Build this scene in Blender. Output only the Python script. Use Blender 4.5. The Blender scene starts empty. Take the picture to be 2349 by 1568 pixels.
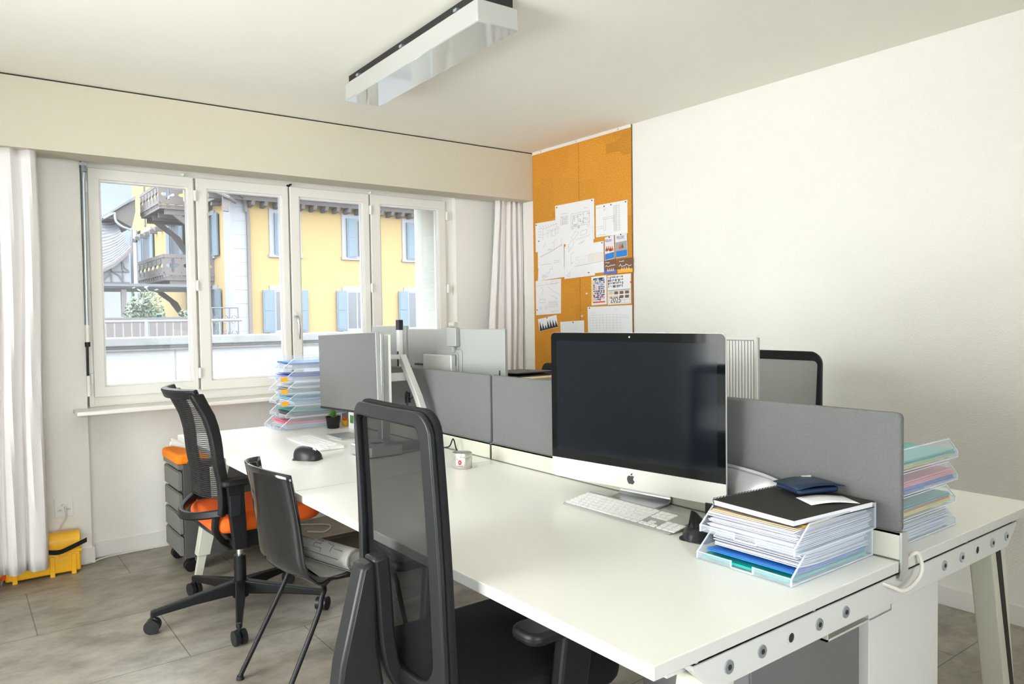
import bpy, bmesh, math, random
from math import sin, cos, pi, radians
from mathutils import Vector, Matrix
random.seed(7)
S = bpy.context.scene
COL = S.collection
# ------------------------------------------------------------------ camera
cam_d = bpy.data.cameras.new('camera'); cam = bpy.data.objects.new('camera', cam_d); COL.objects.link(cam)
cam_d.sensor_width = 36; cam_d.lens = 1710.53 / 2349 * 36; cam_d.clip_start = .05; cam_d.clip_end = 900
_r = Vector((0.79888528, -0.60130861, -0.01450048)); _u = Vector((0.03219842, 0.01867995, 0.99930692)); _f = Vector((0.60062099, 0.79879848, -0.03428433))
cam.matrix_world = Matrix(((_r.x, _u.x, -_f.x, -.87411), (_r.y, _u.y, -_f.y, -.80056), (_r.z, _u.z, -_f.z, 1.29395), (0, 0, 0, 1)))
S.camera = cam
# ------------------------------------------------------------------ view, world, lights
S.view_settings.view_transform = 'Standard'; S.view_settings.look = 'None'
S.view_settings.gamma = 1; S.view_settings.use_curve_mapping = False
S.view_settings.exposure = 1.24
w = bpy.data.worlds.new('world'); S.world = w; w.use_nodes = True
bg = w.node_tree.nodes['Background']; bg.inputs[0].default_value = (.90, .95, 1, 1); bg.inputs[1].default_value = 5.0
sl = bpy.data.lights.new('sun', 'SUN'); sl.energy = 1.2; sl.angle = radians(3); sl.color = (1, .95, .86)
so = bpy.data.objects.new('sun', sl); COL.objects.link(so)
so.rotation_euler = Vector((.42, .35, -.95)).to_track_quat('-Z', 'Y').to_euler()
def portal(name, loc, direction, sx, sy):
    l = bpy.data.lights.new(name, 'AREA'); l.shape = 'RECTANGLE'; l.size = sx; l.size_y = sy; l.cycles.is_portal = True
    o = bpy.data.objects.new(name, l); COL.objects.link(o); o.location = loc
    o.rotation_euler = Vector(direction).to_track_quat('-Z', 'Z' if abs(direction[2]) < .5 else 'Y').to_euler()
portal('portal_front', (.9, 4.36, 1.53), (0, -1, 0), 2.4, 1.4)
def fill_light(name, loc, direction, sx, sy, power, col):  # area lamp added outside an unseen window to brighten the room
    l = bpy.data.lights.new(name, 'AREA'); l.shape = 'RECTANGLE'; l.size = sx; l.size_y = sy; l.energy = power; l.color = col
    o = bpy.data.objects.new(name, l); COL.objects.link(o); o.location = loc
    o.rotation_euler = Vector(direction).to_track_quat('-Z', 'Z').to_euler()
fill_light('fill_left', (-3.25, 1.15, 1.30), (1, 0, 0), 2.0, 2.0, 52, (1, .975, .92))  # added fill lamp outside the unseen left window
fill_light('fill_back', (-1.45, -3.35, 1.3), (0, 1, 0), 2.3, 2.2, 18, (1, .98, .94))  # added fill lamp behind the camera, outside the back window
S.cycles.use_denoising = True
S.cycles.max_bounces = 10; S.cycles.diffuse_bounces = 6; S.cycles.transparent_max_bounces = 24
S.cycles.caustics_reflective = False; S.cycles.caustics_refractive = False
S.cycles.sample_clamp_indirect = 8
# ------------------------------------------------------------------ materials
def nm(name):
    m = bpy.data.materials.new(name); m.use_nodes = True
    return m, m.node_tree.nodes, m.node_tree.links, m.node_tree.nodes['Principled BSDF']
def mat(name, col, rough=.5, metal=0, bump=0, scale=60, var=0, vscale=4, spec=.5, coat=0):
    m, N, Lk, P = nm(name)
    P.inputs['Base Color'].default_value = (*col, 1); P.inputs['Roughness'].default_value = rough
    P.inputs['Metallic'].default_value = metal; P.inputs['Specular IOR Level'].default_value = spec
    P.inputs['Coat Weight'].default_value = coat
    tc = N.new('ShaderNodeTexCoord')
    n = N.new('ShaderNodeTexNoise'); n.inputs['Scale'].default_value = vscale; n.inputs['Detail'].default_value = 5
    Lk.new(tc.outputs['Object'], n.inputs['Vector'])
    mx = N.new('ShaderNodeMix'); mx.data_type = 'RGBA'; mx.inputs[0].default_value = 0
    k = 1 - max(var, .015)
    mx.inputs[6].default_value = (*[c * k for c in col], 1); mx.inputs[7].default_value = (*[min(1, c * (2 - k)) for c in col], 1)
    Lk.new(n.outputs['Fac'], mx.inputs[0]); Lk.new(mx.outputs[2], P.inputs['Base Color'])
    if bump:
        b = N.new('ShaderNodeBump'); b.inputs['Strength'].default_value = bump; b.inputs['Distance'].default_value = .004
        n2 = N.new('ShaderNodeTexNoise'); n2.inputs['Scale'].default_value = scale; n2.inputs['Detail'].default_value = 3
        Lk.new(tc.outputs['Object'], n2.inputs['Vector']); Lk.new(n2.outputs['Fac'], b.inputs['Height']); Lk.new(b.outputs[0], P.inputs['Normal'])
    return m
def seethrough(name, tint, fac, base, rough=.1, stripes=0, axis='Z', grid=False):
    """mesh cloth / clear plastic / glass: mix of a transparent and a solid shader"""
    m, N, Lk, P = nm(name)
    P.inputs['Base Color'].default_value = (*base, 1); P.inputs['Roughness'].default_value = rough
    if rough > .5: P.inputs['Specular IOR Level'].default_value = .08
    t = N.new('ShaderNodeBsdfTransparent'); t.inputs[0].default_value = (*tint, 1)
    mx = N.new('ShaderNodeMixShader'); out = N['Material Output']
    Lk.new(t.outputs[0], mx.inputs[1]); Lk.new(P.outputs[0], mx.inputs[2]); Lk.new(mx.outputs[0], out.inputs['Surface'])
    mx.inputs[0].default_value = fac
    if stripes:
        tc = N.new('ShaderNodeTexCoord'); wv = N.new('ShaderNodeTexWave'); wv.bands_direction = axis
        wv.inputs['Scale'].default_value = stripes; Lk.new(tc.outputs['Object'], wv.inputs['Vector'])
        cr = N.new('ShaderNodeMapRange'); cr.inputs[1].default_value = .35; cr.inputs[2].default_value = .6
        cr.inputs[3].default_value = fac - .35; cr.inputs[4].default_value = min(1, fac + .3)
        Lk.new(wv.outputs['Fac'], cr.inputs[0]); Lk.new(cr.outputs[0], mx.inputs[0])
    return m
def glassmat(name, glare_veil=.026):
    m, N, Lk, P = nm(name); N.remove(P)
    t = N.new('ShaderNodeBsdfTransparent'); t.inputs[0].default_value = (.97, .98, .98, 1)
    g = N.new('ShaderNodeBsdfGlossy'); g.inputs['Roughness'].default_value = .02
    fr = N.new('ShaderNodeFresnel'); fr.inputs[0].default_value = 1.45
    mx = N.new('ShaderNodeMixShader'); Lk.new(fr.outputs[0], mx.inputs[0])
    Lk.new(t.outputs[0], mx.inputs[1]); Lk.new(g.outputs[0], mx.inputs[2]); tl = N.new('ShaderNodeBsdfTranslucent'); tl.inputs[0].default_value = (.95, .97, 1, 1); m2 = N.new('ShaderNodeMixShader'); m2.inputs[0].default_value = glare_veil   # pale veil mixed into the glass, imitating glare and haze
    Lk.new(mx.outputs[0], m2.inputs[1]); Lk.new(tl.outputs[0], m2.inputs[2]); Lk.new(m2.outputs[0], N['Material Output'].inputs['Surface'])
    return m
def floormat():
    m, N, Lk, P = nm('vinyl_tile')
    tc = N.new('ShaderNodeTexCoord'); mp = N.new('ShaderNodeMapping')
    Lk.new(tc.outputs['Object'], mp.inputs[0]); mp.inputs['Location'].default_value = (.444 + .906 * 6 + .453, -2.315 + .605 * 12, 0)
    br = N.new('ShaderNodeTexBrick'); br.inputs['Scale'].default_value = 1; br.inputs['Brick Width'].default_value = .906; br.inputs['Row Height'].default_value = .605
    br.inputs['Mortar Size'].default_value = .0022; br.inputs['Mortar Smooth'].default_value = .1; br.offset = .5; br.squash = 1
    br.inputs['Color1'].default_value = (.31, .285, .235, 1); br.inputs['Color2'].default_value = (.345, .32, .27, 1); br.inputs['Mortar'].default_value = (.13, .11, .09, 1)
    Lk.new(mp.outputs[0], br.inputs['Vector'])
    n = N.new('ShaderNodeTexNoise'); n.inputs['Scale'].default_value = 4.2; n.inputs['Detail'].default_value = 10; n.inputs['Roughness'].default_value = .72
    mp2 = N.new('ShaderNodeMapping'); mp2.inputs['Scale'].default_value = (1.2, 1.9, 1); Lk.new(tc.outputs['Object'], mp2.inputs[0]); Lk.new(mp2.outputs[0], n.inputs['Vector'])
    cr = N.new('ShaderNodeValToRGB'); cr.color_ramp.elements[0].position = .3; cr.color_ramp.elements[0].color = (.55, .53, .5, 1)
    cr.color_ramp.elements[1].position = .7; cr.color_ramp.elements[1].color = (1.3, 1.3, 1.3, 1); Lk.new(n.outputs['Fac'], cr.inputs[0])
    mx = N.new('ShaderNodeMix'); mx.data_type = 'RGBA'; mx.blend_type = 'MULTIPLY'; mx.inputs[0].default_value = 1
    Lk.new(br.outputs['Color'], mx.inputs[6]); Lk.new(cr.outputs[0], mx.inputs[7]); Lk.new(mx.outputs[2], P.inputs['Base Color'])
    P.inputs['Roughness'].default_value = .42
    b = N.new('ShaderNodeBump'); b.inputs['Strength'].default_value = .15; b.inputs['Distance'].default_value = .002
    Lk.new(n.outputs['Fac'], b.inputs['Height']); Lk.new(b.outputs[0], P.inputs['Normal'])
    return m
def corkmat():
    m, N, Lk, P = nm('cork')
    tc = N.new('ShaderNodeTexCoord')
    n = N.new('ShaderNodeTexNoise'); n.inputs['Scale'].default_value = 210; n.inputs['Detail'].default_value = 4; Lk.new(tc.outputs['Object'], n.inputs['Vector'])
    cr = N.new('ShaderNodeValToRGB'); e = cr.color_ramp.elements
    e[0].position = .33; e[0].color = (.42, .16, .018, 1); e[1].position = .62; e[1].color = (.80, .39, .065, 1)
    x = e.new(.46); x.color = (.66, .275, .030, 1); Lk.new(n.outputs['Fac'], cr.inputs[0])
    n2 = N.new('ShaderNodeTexVoronoi'); n2.inputs['Scale'].default_value = 3; n2.distance = 'CHEBYCHEV'; Lk.new(tc.outputs['Object'], n2.inputs['Vector'])
    mr = N.new('ShaderNodeMapRange'); mr.inputs[1].default_value = 0; mr.inputs[2].default_value = 1; mr.inputs[3].default_value = .72; mr.inputs[4].default_value = 1.1
    Lk.new(n2.outputs['Color'], mr.inputs[0])
    mx = N.new('ShaderNodeMix'); mx.data_type = 'RGBA'; mx.blend_type = 'MULTIPLY'; mx.inputs[0].default_value = .8
    Lk.new(cr.outputs[0], mx.inputs[6]); Lk.new(mr.outputs[0], mx.inputs[7]); Lk.new(mx.outputs[2], P.inputs['Base Color'])
    P.inputs['Roughness'].default_value = .85; P.inputs['Specular IOR Level'].default_value = .2
    return m
M = dict(
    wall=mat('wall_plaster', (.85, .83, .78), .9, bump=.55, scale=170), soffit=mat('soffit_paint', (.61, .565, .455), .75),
    ceiling=mat('ceiling_paint', (.92, .895, .81), .9), floor=floormat(), cork=corkmat(),
    winframe=mat('window_paint', (.80, .78, .73), .35), rubber=mat('gap_black', (.02, .018, .016), .8),
    base=mat('skirting_white', (.78, .76, .72), .5), glass=glassmat('pane_glass'),
    desk=mat('desk_laminate', (.89, .88, .82), .28), deskedge=mat('desk_edge', (.60, .60, .57), .45),
    steel=mat('painted_steel_cream', (.60, .59, .50), .4), beam=mat('painted_steel_white', (.62, .62, .60), .35),
    chrome=mat('chrome', (.75, .76, .78), .18, 1), alu=mat('brushed_aluminium', (.66, .67, .67), .35, .85), zinc=mat('zinc_bolt', (.5, .56, .62), .3, .8),
    black=mat('black_plastic', (.007, .007, .008), .45, spec=.35), dgrey=mat('charcoal_plastic', (.0145, .0155, .017), .40, spec=.4), gloss=mat('glossy_black_shell', (.010, .010, .011), .09, coat=.3),
    blackfab=mat('black_fabric', (.006, .006, .0065), .95, bump=.3, scale=300), orange=mat('orange_fabric', (.86, .13, .008), .9, bump=.2, scale=400),
    orange2=mat('orange_cushion', (.92, .24, .006), .9, bump=.2, scale=400),
    felt=mat('grey_felt', (.150, .153, .150), .95, bump=.5, scale=400, var=.12, vscale=180), feltl=mat('felt_edge', (.42, .42, .42), .9),
    meshA=seethrough('striped_mesh', (1, 1, 1), .66, (.03, .03, .03), .8, stripes=38), meshC=seethrough('fine_black_mesh', (1, 1, 1), .84, (.010, .0105, .011), .8),
    meshD=seethrough('grey_mesh', (1, 1, 1), .72, (.12, .12, .12), .8),
    cab=mat('cabinet_grey', (.17, .168, .155), .5), cabdark=mat('cabinet_dark', (.075, .075, .072), .5), cabg=mat('cabinet_mid_grey', (.15, .153, .152), .5), cabw=mat('cabinet_white', (.74, .74, .72), .35),
    paper=mat('white_paper', (.84, .84, .86), .8), paper2=mat('bluish_paper', (.74, .75, .82), .8), pencil=mat('pencil_grey', (.25, .24, .24), .8), ink=mat('black_ink', (.03, .03, .03), .7),
    tray=seethrough('clear_tray', (.94, .96, .98), .16, (.85, .9, .95), .08), trayedge=seethrough('clear_tray_edge', (.95, .97, 1), .5, (.9, .93, .98), .1),
    screen=mat('screen_glass', (.004, .005, .006), .05, spec=.3), display=mat('display_area', (.007, .010, .014), .08, spec=.3), offscr=mat('matte_display', (.13, .13, .132), .32),
    silver=mat('silver_body', (.72, .71, .66), .38, .25), key=mat('white_key', (.86, .86, .84), .5), dkkey=mat('dark_logo', (.03, .03, .035), .4),
    monback=mat('monitor_back', (.36, .37, .355), .4), monback2=mat('monitor_arm', (.58, .58, .55), .35, .3),
    curtain=mat('curtain_cloth', (.80, .77, .76), .85), plastic=mat('white_plastic', (.82, .81, .78), .35),
    diffuser=mat('lamp_diffuser', (.46, .465, .44), .03, spec=1, coat=1), yellowp=mat('yellow_plastic', (.95, .50, .015), .35),
    teal=mat('teal_folder', (.02, .42, .36), .35), blue=mat('blue_folder', (.02, .20, .62), .4), pink=mat('pink_folder', (.90, .28, .34), .5), yellow=mat('yellow_folder', (.85, .70, .12), .5),
    red=mat('red_folder', (.75, .10, .06), .5), lblue=mat('light_blue_folder', (.35, .62, .82), .5), indigo=mat('indigo_folder', (.10, .16, .58), .5), manila=mat('manila_card', (.72, .56, .36), .7),
    orangep=mat('orange_card', (.95, .45, .02), .5), navy=mat('navy_leather', (.010, .028, .07), .35), cover=mat('notebook_cover', (.022, .021, .019), .75), pouch=mat('grey_satin', (.42, .42, .43), .35, .3),
    leaf=mat('succulent_green', (.10, .24, .05), .6), bark=mat('soil', (.05, .03, .02), .9), tin=mat('tin_metal', (.62, .61, .55), .3, .8), label=mat('label_paper', (.8, .74, .68), .6), redp=mat('red_print', (.75, .02, .10), .5),
    roll=mat('drawing_paper', (.68, .66, .62), .8, var=.06, vscale=8), cable=mat('white_cable', (.75, .72, .66), .5), brown=mat('brown_leather', (.20, .10, .05), .6),
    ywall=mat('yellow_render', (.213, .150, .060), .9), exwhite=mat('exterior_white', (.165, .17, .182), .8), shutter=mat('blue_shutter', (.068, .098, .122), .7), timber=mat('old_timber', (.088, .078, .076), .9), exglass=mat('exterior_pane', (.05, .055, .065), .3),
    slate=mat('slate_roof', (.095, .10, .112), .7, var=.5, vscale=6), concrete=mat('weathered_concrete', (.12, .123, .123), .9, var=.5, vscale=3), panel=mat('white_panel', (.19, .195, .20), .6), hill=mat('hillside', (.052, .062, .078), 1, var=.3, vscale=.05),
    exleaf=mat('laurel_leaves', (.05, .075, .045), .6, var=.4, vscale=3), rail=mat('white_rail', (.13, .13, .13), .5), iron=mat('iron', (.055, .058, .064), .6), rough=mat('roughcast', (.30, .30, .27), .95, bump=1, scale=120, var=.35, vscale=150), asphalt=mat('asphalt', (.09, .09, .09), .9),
)
# ------------------------------------------------------------------ geometry helpers
def B(): return bmesh.new()
def box(bm, x0, x1, y0, y1, z0, z1, T=None):
    v = [bm.verts.new((x, y, z)) for z in (z0, z1) for y in (y0, y1) for x in (x0, x1)]
    for f in ((0, 2, 3, 1), (4, 5, 7, 6), (0, 1, 5, 4), (2, 6, 7, 3), (0, 4, 6, 2), (1, 3, 7, 5)): bm.faces.new([v[i] for i in f])
    if T is not None:
        for q in v: q.co = T @ q.co
    return v
def hexa(bm, bot, top):
    v = [bm.verts.new(p) for p in bot] + [bm.verts.new(p) for p in top]; n = len(bot)
    bm.faces.new(v[:n][::-1]); bm.faces.new(v[n:])
    for i in range(n): bm.faces.new((v[i], v[(i + 1) % n], v[n + (i + 1) % n], v[n + i]))
def tube(bm, pts, r, n=8, closed=False, caps=True):
    pts = [Vector(p) for p in pts]; rs = r if isinstance(r, (list, tuple)) else [r] * len(pts)
    rings = []; prev = None; L = len(pts)
    for i, p in enumerate(pts):
        a = pts[(i - 1) % L] if (closed or i > 0) else p; b = pts[(i + 1) % L] if (closed or i < L - 1) else p
        d = (b - a).normalized()
        if prev is None:
            prev = d.orthogonal().normalized()
        else:
            prev = (prev - d * prev.dot(d)); prev = prev.normalized() if prev.length > 1e-6 else d.orthogonal().normalized()
        q = d.cross(prev)
        rings.append([bm.verts.new(p + (prev * cos(2 * pi * k / n) + q * sin(2 * pi * k / n)) * rs[i]) for k in range(n)])
    for i in range(L if closed else L - 1):
        A, C = rings[i], rings[(i + 1) % L]
        for k in range(n): bm.faces.new((A[k], A[(k + 1) % n], C[(k + 1) % n], C[k]))
    if caps and not closed:
        bm.faces.new(rings[0][::-1]); bm.faces.new(rings[-1])
def cyl(bm, p, q, r, r2=None, n=20): tube(bm, [p, q], [r, r if r2 is None else r2], n)
def smooth_path(pts, k=6):
    pts = [Vector(p) for p in pts]; out = []
    for i in range(len(pts) - 1):
        p0 = pts[max(i - 1, 0)]; p1 = pts[i]; p2 = pts[i + 1]; p3 = pts[min(i + 2, len(pts) - 1)]
        for j in range(k):
            t = j / k
            out.append(.5 * ((2 * p1) + (p2 - p0) * t + (2 * p0 - 5 * p1 + 4 * p2 - p3) * t * t + (3 * p1 - p0 - 3 * p2 + p3) * t ** 3))
    out.append(pts[-1]); return out
def grid(bm, fn, nu, nv):
    V = [[bm.verts.new(fn(i / nu, j / nv)) for j in range(nv + 1)] for i in range(nu + 1)]
    for i in range(nu):
        for j in range(nv): bm.faces.new((V[i][j], V[i + 1][j], V[i + 1][j + 1], V[i][j + 1]))
    return V
AX = {'x': lambda a, b, c: (c, a, b), 'y': lambda a, b, c: (a, c, b), 'z': lambda a, b, c: (a, b, c)}
def prism(bm, poly, axis, a, b, T=None):
    f = AX[axis]; A = [Vector(f(u, v, a)) for u, v in poly]; C = [Vector(f(u, v, b)) for u, v in poly]
    if T is not None: A = [T @ p for p in A]; C = [T @ p for p in C]
    hexa(bm, A, C)
def ringprism(bm, outer, inner, axis, a, b, T=None):
    f = AX[axis]; n = len(outer); mk = lambda L, c: [bm.verts.new((T @ Vector(f(u, v, c))) if T is not None else f(u, v, c)) for u, v in L]
    oa, ia, ob, ib = mk(outer, a), mk(inner, a), mk(outer, b), mk(inner, b)
    for i in range(n):
        j = (i + 1) % n
        bm.faces.new((oa[i], oa[j], ia[j], ia[i])); bm.faces.new((ob[i], ib[i], ib[j], ob[j]))
        bm.faces.new((oa[i], ob[i], ob[j], oa[j])); bm.faces.new((ia[i], ia[j], ib[j], ib[i]))
def rrect(x0, x1, y0, y1, r, n=5):
    r4 = r if isinstance(r, (list, tuple)) else [r] * 4; out = []
    for (cx, cy, a0, q) in ((x0 + r4[0], y0 + r4[0], pi, r4[0]), (x1 - r4[1], y0 + r4[1], 1.5 * pi, r4[1]), (x1 - r4[2], y1 - r4[2], 0, r4[2]), (x0 + r4[3], y1 - r4[3], .5 * pi, r4[3])):
        for k in range(n + 1):
            a = a0 + .5 * pi * k / n; out.append((cx + q * cos(a), cy + q * sin(a)))
    return out
def lathe(bm, prof, c, n=28):
    rings = [[bm.verts.new((c[0] + r * cos(2 * pi * k / n), c[1] + r * sin(2 * pi * k / n), c[2] + z)) for k in range(n)] for r, z in prof]
    for A, C in zip(rings, rings[1:]):
        for k in range(n): bm.faces.new((A[k], A[(k + 1) % n], C[(k + 1) % n], C[k]))
    bm.faces.new(rings[0][::-1]); bm.faces.new(rings[-1])
def strip(bm, pts, wv, th):
    """bar of rectangular section along pts; wv is its width vector(s), th its thickness"""
    pts = [Vector(p) for p in pts]; rings = []
    for i, p in enumerate(pts):
        d = (pts[min(i + 1, len(pts) - 1)] - pts[max(i - 1, 0)]).normalized()
        W = Vector(wv[i] if isinstance(wv, list) else wv); nrm = d.cross(W).normalized() * (th[i] if isinstance(th, list) else th) * .5; W = W * .5
        rings.append([bm.verts.new(p + s * W + t * nrm) for s, t in ((-1, -1), (1, -1), (1, 1), (-1, 1))])
    for A, C in zip(rings, rings[1:]):
        for k in range(4): bm.faces.new((A[k], A[(k + 1) % 4], C[(k + 1) % 4], C[k]))
    bm.faces.new(rings[0][::-1]); bm.faces.new(rings[-1])
def wloc(o):
    v = Vector((0, 0, 0))
    while o is not None: v += o.location; o = o.parent
    return v
def obj(name, bm, m, parent=None, bev=0, smooth=False, solid=0, sub=0, local=False, seg=2):
    bmesh.ops.recalc_face_normals(bm, faces=bm.faces)
    me = bpy.data.meshes.new(name); bm.to_mesh(me); bm.free()
    me.materials.append(M[m] if isinstance(m, str) else m)
    o = bpy.data.objects.new(name, me); COL.objects.link(o)
    if parent is not None:
        o.parent = parent
        if not local: me.transform(Matrix.Translation(-wloc(parent)))
    elif not local:
        xs = [v.co for v in me.vertices]
        lo = Vector([min(c[i] for c in xs) for i in range(3)]); hi = Vector([max(c[i] for c in xs) for i in range(3)])
        b = Vector(((lo.x + hi.x) / 2, (lo.y + hi.y) / 2, lo.z)); me.transform(Matrix.Translation(-b)); o.location = b
    if smooth:
        for p in me.polygons: p.use_smooth = True
    if sub: md = o.modifiers.new('sub', 'SUBSURF'); md.levels = md.render_levels = sub
    if solid: md = o.modifiers.new('solid', 'SOLIDIFY'); md.thickness = solid; md.offset = 0
    if bev: md = o.modifiers.new('bevel', 'BEVEL'); md.width = bev; md.segments = seg; md.limit_method = 'ANGLE'; md.angle_limit = radians(40)
    if smooth and not sub:
        try: me.set_sharp_from_angle(angle=radians(38))
        except Exception: pass
    return o
def tag(o, label=None, cat=None, group=None, kind=None):
    if label: o['label'] = label
    if cat: o['category'] = cat
    if group: o['group'] = group
    if kind: o['kind'] = kind
    return o
def thing(name, loc, label, cat, group=None, rz=0):
    o = bpy.data.objects.new(name, None); COL.objects.link(o); o.location = loc; o.rotation_euler = (0, 0, rz); o.empty_display_size = .05
    return tag(o, label, cat, group)
def struct(name, bm, m, **k): return tag(obj(name, bm, m, **k), kind='structure')
def sempty(name, loc=(0, 0, 0)):
    o = bpy.data.objects.new(name, None); COL.objects.link(o); o.location = loc; return tag(o, kind='structure')
def text(s, size, origin, right, up, m, parent, name='lettering', ext=.0006, align='LEFT', shear=0):
    c = bpy.data.curves.new(name, 'FONT'); c.body = s; c.size = size; c.extrude = ext; c.align_x = align; c.shear = shear; c.resolution_u = 2
    t = bpy.data.objects.new(name, c); COL.objects.link(t)
    dg = bpy.context.evaluated_depsgraph_get(); me = bpy.data.meshes.new_from_object(t.evaluated_get(dg)); bpy.data.objects.remove(t)
    R = Vector(right).normalized(); Uv = Vector(up).normalized(); N = R.cross(Uv)
    o_ = Vector(origin) - wloc(parent)
    me.transform(Matrix(((R.x, Uv.x, N.x, o_.x), (R.y, Uv.y, N.y, o_.y), (R.z, Uv.z, N.z, o_.z), (0, 0, 0, 1))))
    me.materials.clear(); me.materials.append(M[m]); o = bpy.data.objects.new(name, me); COL.objects.link(o); o.parent = parent; return o
def dup(root, loc, rz=0, label=None, group=None):
    r = root.copy(); COL.objects.link(r); r.location = loc; r.rotation_euler = (0, 0, rz)
    if label: r['label'] = label
    if group: r['group'] = group
    for ch in list(root.children):
        c = ch.copy(); COL.objects.link(c); c.parent = r
        for g in list(ch.children):
            d = g.copy(); COL.objects.link(d); d.parent = c
    return r
# ================================================================== ROOM
XL, XR, YB, ZC = -2.9, 2.583, -3.0, 2.488
bm = B(); box(bm, XL - .3, XR + .25, YB - .3, 4.33, -.2, 0); struct('floor', bm, 'floor')
bm = B(); box(bm, XL - .3, XR + .25, YB - .3, 4.33, ZC, ZC + .2); struct('ceiling', bm, 'ceiling')
bm = B(); box(bm, XR, XR + .25, YB, 4.33, 0, ZC); struct('wall_right', bm, 'wall')
bm = B()   # window wall: pillars, niche, lintel
box(bm, XL, -.302, 3.757, 4.33, 0, ZC); box(bm, 2.06, XR, 3.757, 4.33, 0, ZC)
box(bm, -.302, 2.06, 3.839, 4.33, 0, .80); box(bm, -.302, 2.06, 3.80, 4.33, 2.172, ZC); box(bm, -.302, -.285, 3.86, 4.33, .8, 2.172)
struct('wall_front', bm, 'wall')
bm = B()   # unseen left wall, its wide window added to bring in fill light
box(bm, XL - .3, XL, YB - .3, .1, 0, ZC); box(bm, XL - .3, XL, 2.2, 4.33, 0, ZC); box(bm, XL - .3, XL, .1, 2.2, 0, .3); box(bm, XL - .3, XL, .1, 2.2, 2.4, ZC)
struct('wall_left', bm, 'wall')
bm = B()  # unseen back wall, its window opening added for fill light
box(bm, XL, -2.6, YB - .3, YB, 0, ZC); box(bm, -.3, XR + .25, YB - .3, YB, 0, ZC); box(bm, -2.6, -.3, YB - .3, YB, 0, .2); box(bm, -2.6, -.3, YB - .3, YB, 2.4, ZC)
struct('wall_back', bm, 'wall')
bm = B(); box(bm, 2.044 + .001, 2.06, 3.86, 4.33, .8, 2.172); struct('trim_7', bm, 'rough')
for k, (a, b_, horiz) in enumerate(((.1, 2.2, False), (-2.6, -.3, True))):  # frames and panes of the two unseen windows added for fill light
    r = sempty('window_%d' % (5 + k)); bm = B(); n = 3
    z0 = .2 if horiz else .3
    bars = [a + (b_ - a) * i / n for i in range(n + 1)]
    for c in bars:
        c = min(max(c, a + .03), b_ - .03)
        if horiz: box(bm, c - .03, c + .03, YB - .2, YB - .14, z0, 2.4)
        else: box(bm, XL - .2, XL - .14, c - .03, c + .03, z0, 2.4)
    for z in (z0, 2.34):
        if horiz: box(bm, a, b_, YB - .2, YB - .14, z, z + .06)
        else: box(bm, XL - .2, XL - .14, a, b_, z, z + .06)
    obj('window_frame', bm, 'winframe', r)
    bm = B()
    if horiz: box(bm, a, b_, YB - .172, YB - .168, z0, 2.4)
    else: box(bm, XL - .172, XL - .168, a, b_, z0, 2.4)
    obj('pane', bm, 'glass', r)
# curtain box under the ceiling with a dark shadow gap
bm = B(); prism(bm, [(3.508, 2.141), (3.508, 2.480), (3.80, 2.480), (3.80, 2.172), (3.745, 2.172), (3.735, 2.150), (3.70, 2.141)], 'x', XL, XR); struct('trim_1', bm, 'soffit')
bm = B(); box(bm, XL, XR, 3.514, 3.80, 2.480, ZC); struct('trim_2', bm, 'rubber')
# skirting
bm = B(); box(bm, -.302, 2.06, 3.827, 3.839, 0, .083); struct('baseboard_front', bm, 'base', bev=.002)
bm = B(); box(bm, XL, -.290, 3.745, 3.757, 0, .083); box(bm, -.302, -.290, 3.757, 3.827, 0, .083); struct('baseboard_left', bm, 'base', bev=.002)
bm = B(); box(bm, XR - .012, XR, YB, 3.745, 0, .083); struct('baseboard_right', bm, 'base', bev=.002)
# window sill
bm = B(); box(bm, -.37, 2.12, 3.585, 3.757, .812, .834); box(bm, -.302, 2.06, 3.757, 3.86, .80, .834); struct('trim_3', bm, 'winframe', bev=.006, seg=3)
# fixed window frame
bm = B()
box(bm, -.286, -.262, 3.80, 3.90, .834, 2.172); box(bm, 1.985, 2.06, 3.805, 3.90, .834, 2.172); box(bm, -.262, 1.985, 3.81, 3.90, .834, .895); box(bm, -.262, 1.985, 3.81, 3.90, 2.122, 2.172)
for x in (.284, .843, 1.397): box(bm, x - .016, x + .016, 3.825, 3.90, .895, 2.122)
struct('trim_4', bm, 'winframe', bev=.003)
cas = [(-.262, .276, -.208, .247), (.290, .838, .352, .800), (.849, 1.391, .909, 1.350), (1.403, 1.990, 1.474, 1.935)]
wl = []
for i, (a, b_, ga, gb) in enumerate(cas):
    r = sempty('window_%d' % (i + 1), (a, 3.8, .887)); wl.append(r)
    bm = B(); n = 1
    ringprism(bm, [(a, .887), (b_, .887), (b_, 2.127), (a, 2.127)], [(ga, .943), (gb, .943), (gb, 2.067), (ga, 2.067)], 'y', 3.785, 3.845)
    obj('sash', bm, 'winframe', r, bev=.004)
    bm = B(); ringprism(bm, [(ga - .002, .941), (gb + .002, .941), (gb + .002, 2.069), (ga - .002, 2.069)], [(ga + .009, .952), (gb - .009, .952), (gb - .009, 2.058), (ga + .009, 2.058)], 'y', 3.80, 3.84)
    obj('glazing_bead', bm, 'plastic', r)
    bm = B(); box(bm, ga, gb, 3.818, 3.822, .943, 2.067); obj('pane', bm, 'glass', r)
    hx = {0: (a - .012,), 1: (a - .007,), 3: (a - .004, b_ + .010), 2: ()}[i]
    for x in hx:
        for z in ((2.02, 1.50, .99)):
            bm = B(); cyl(bm, (x, 3.778, z - .03), (x, 3.778, z + .03), .009, n=12); box(bm, x - .007, x + .007, 3.778, 3.80, z - .026, z + .026); obj('hinge', bm, 'plastic', r, smooth=True)
bm = B(); box(bm, .846, .874, 3.775, 3.786, 1.265, 1.345); h = obj('handle_plate', bm, 'plastic', wl[2], bev=.003)
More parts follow.
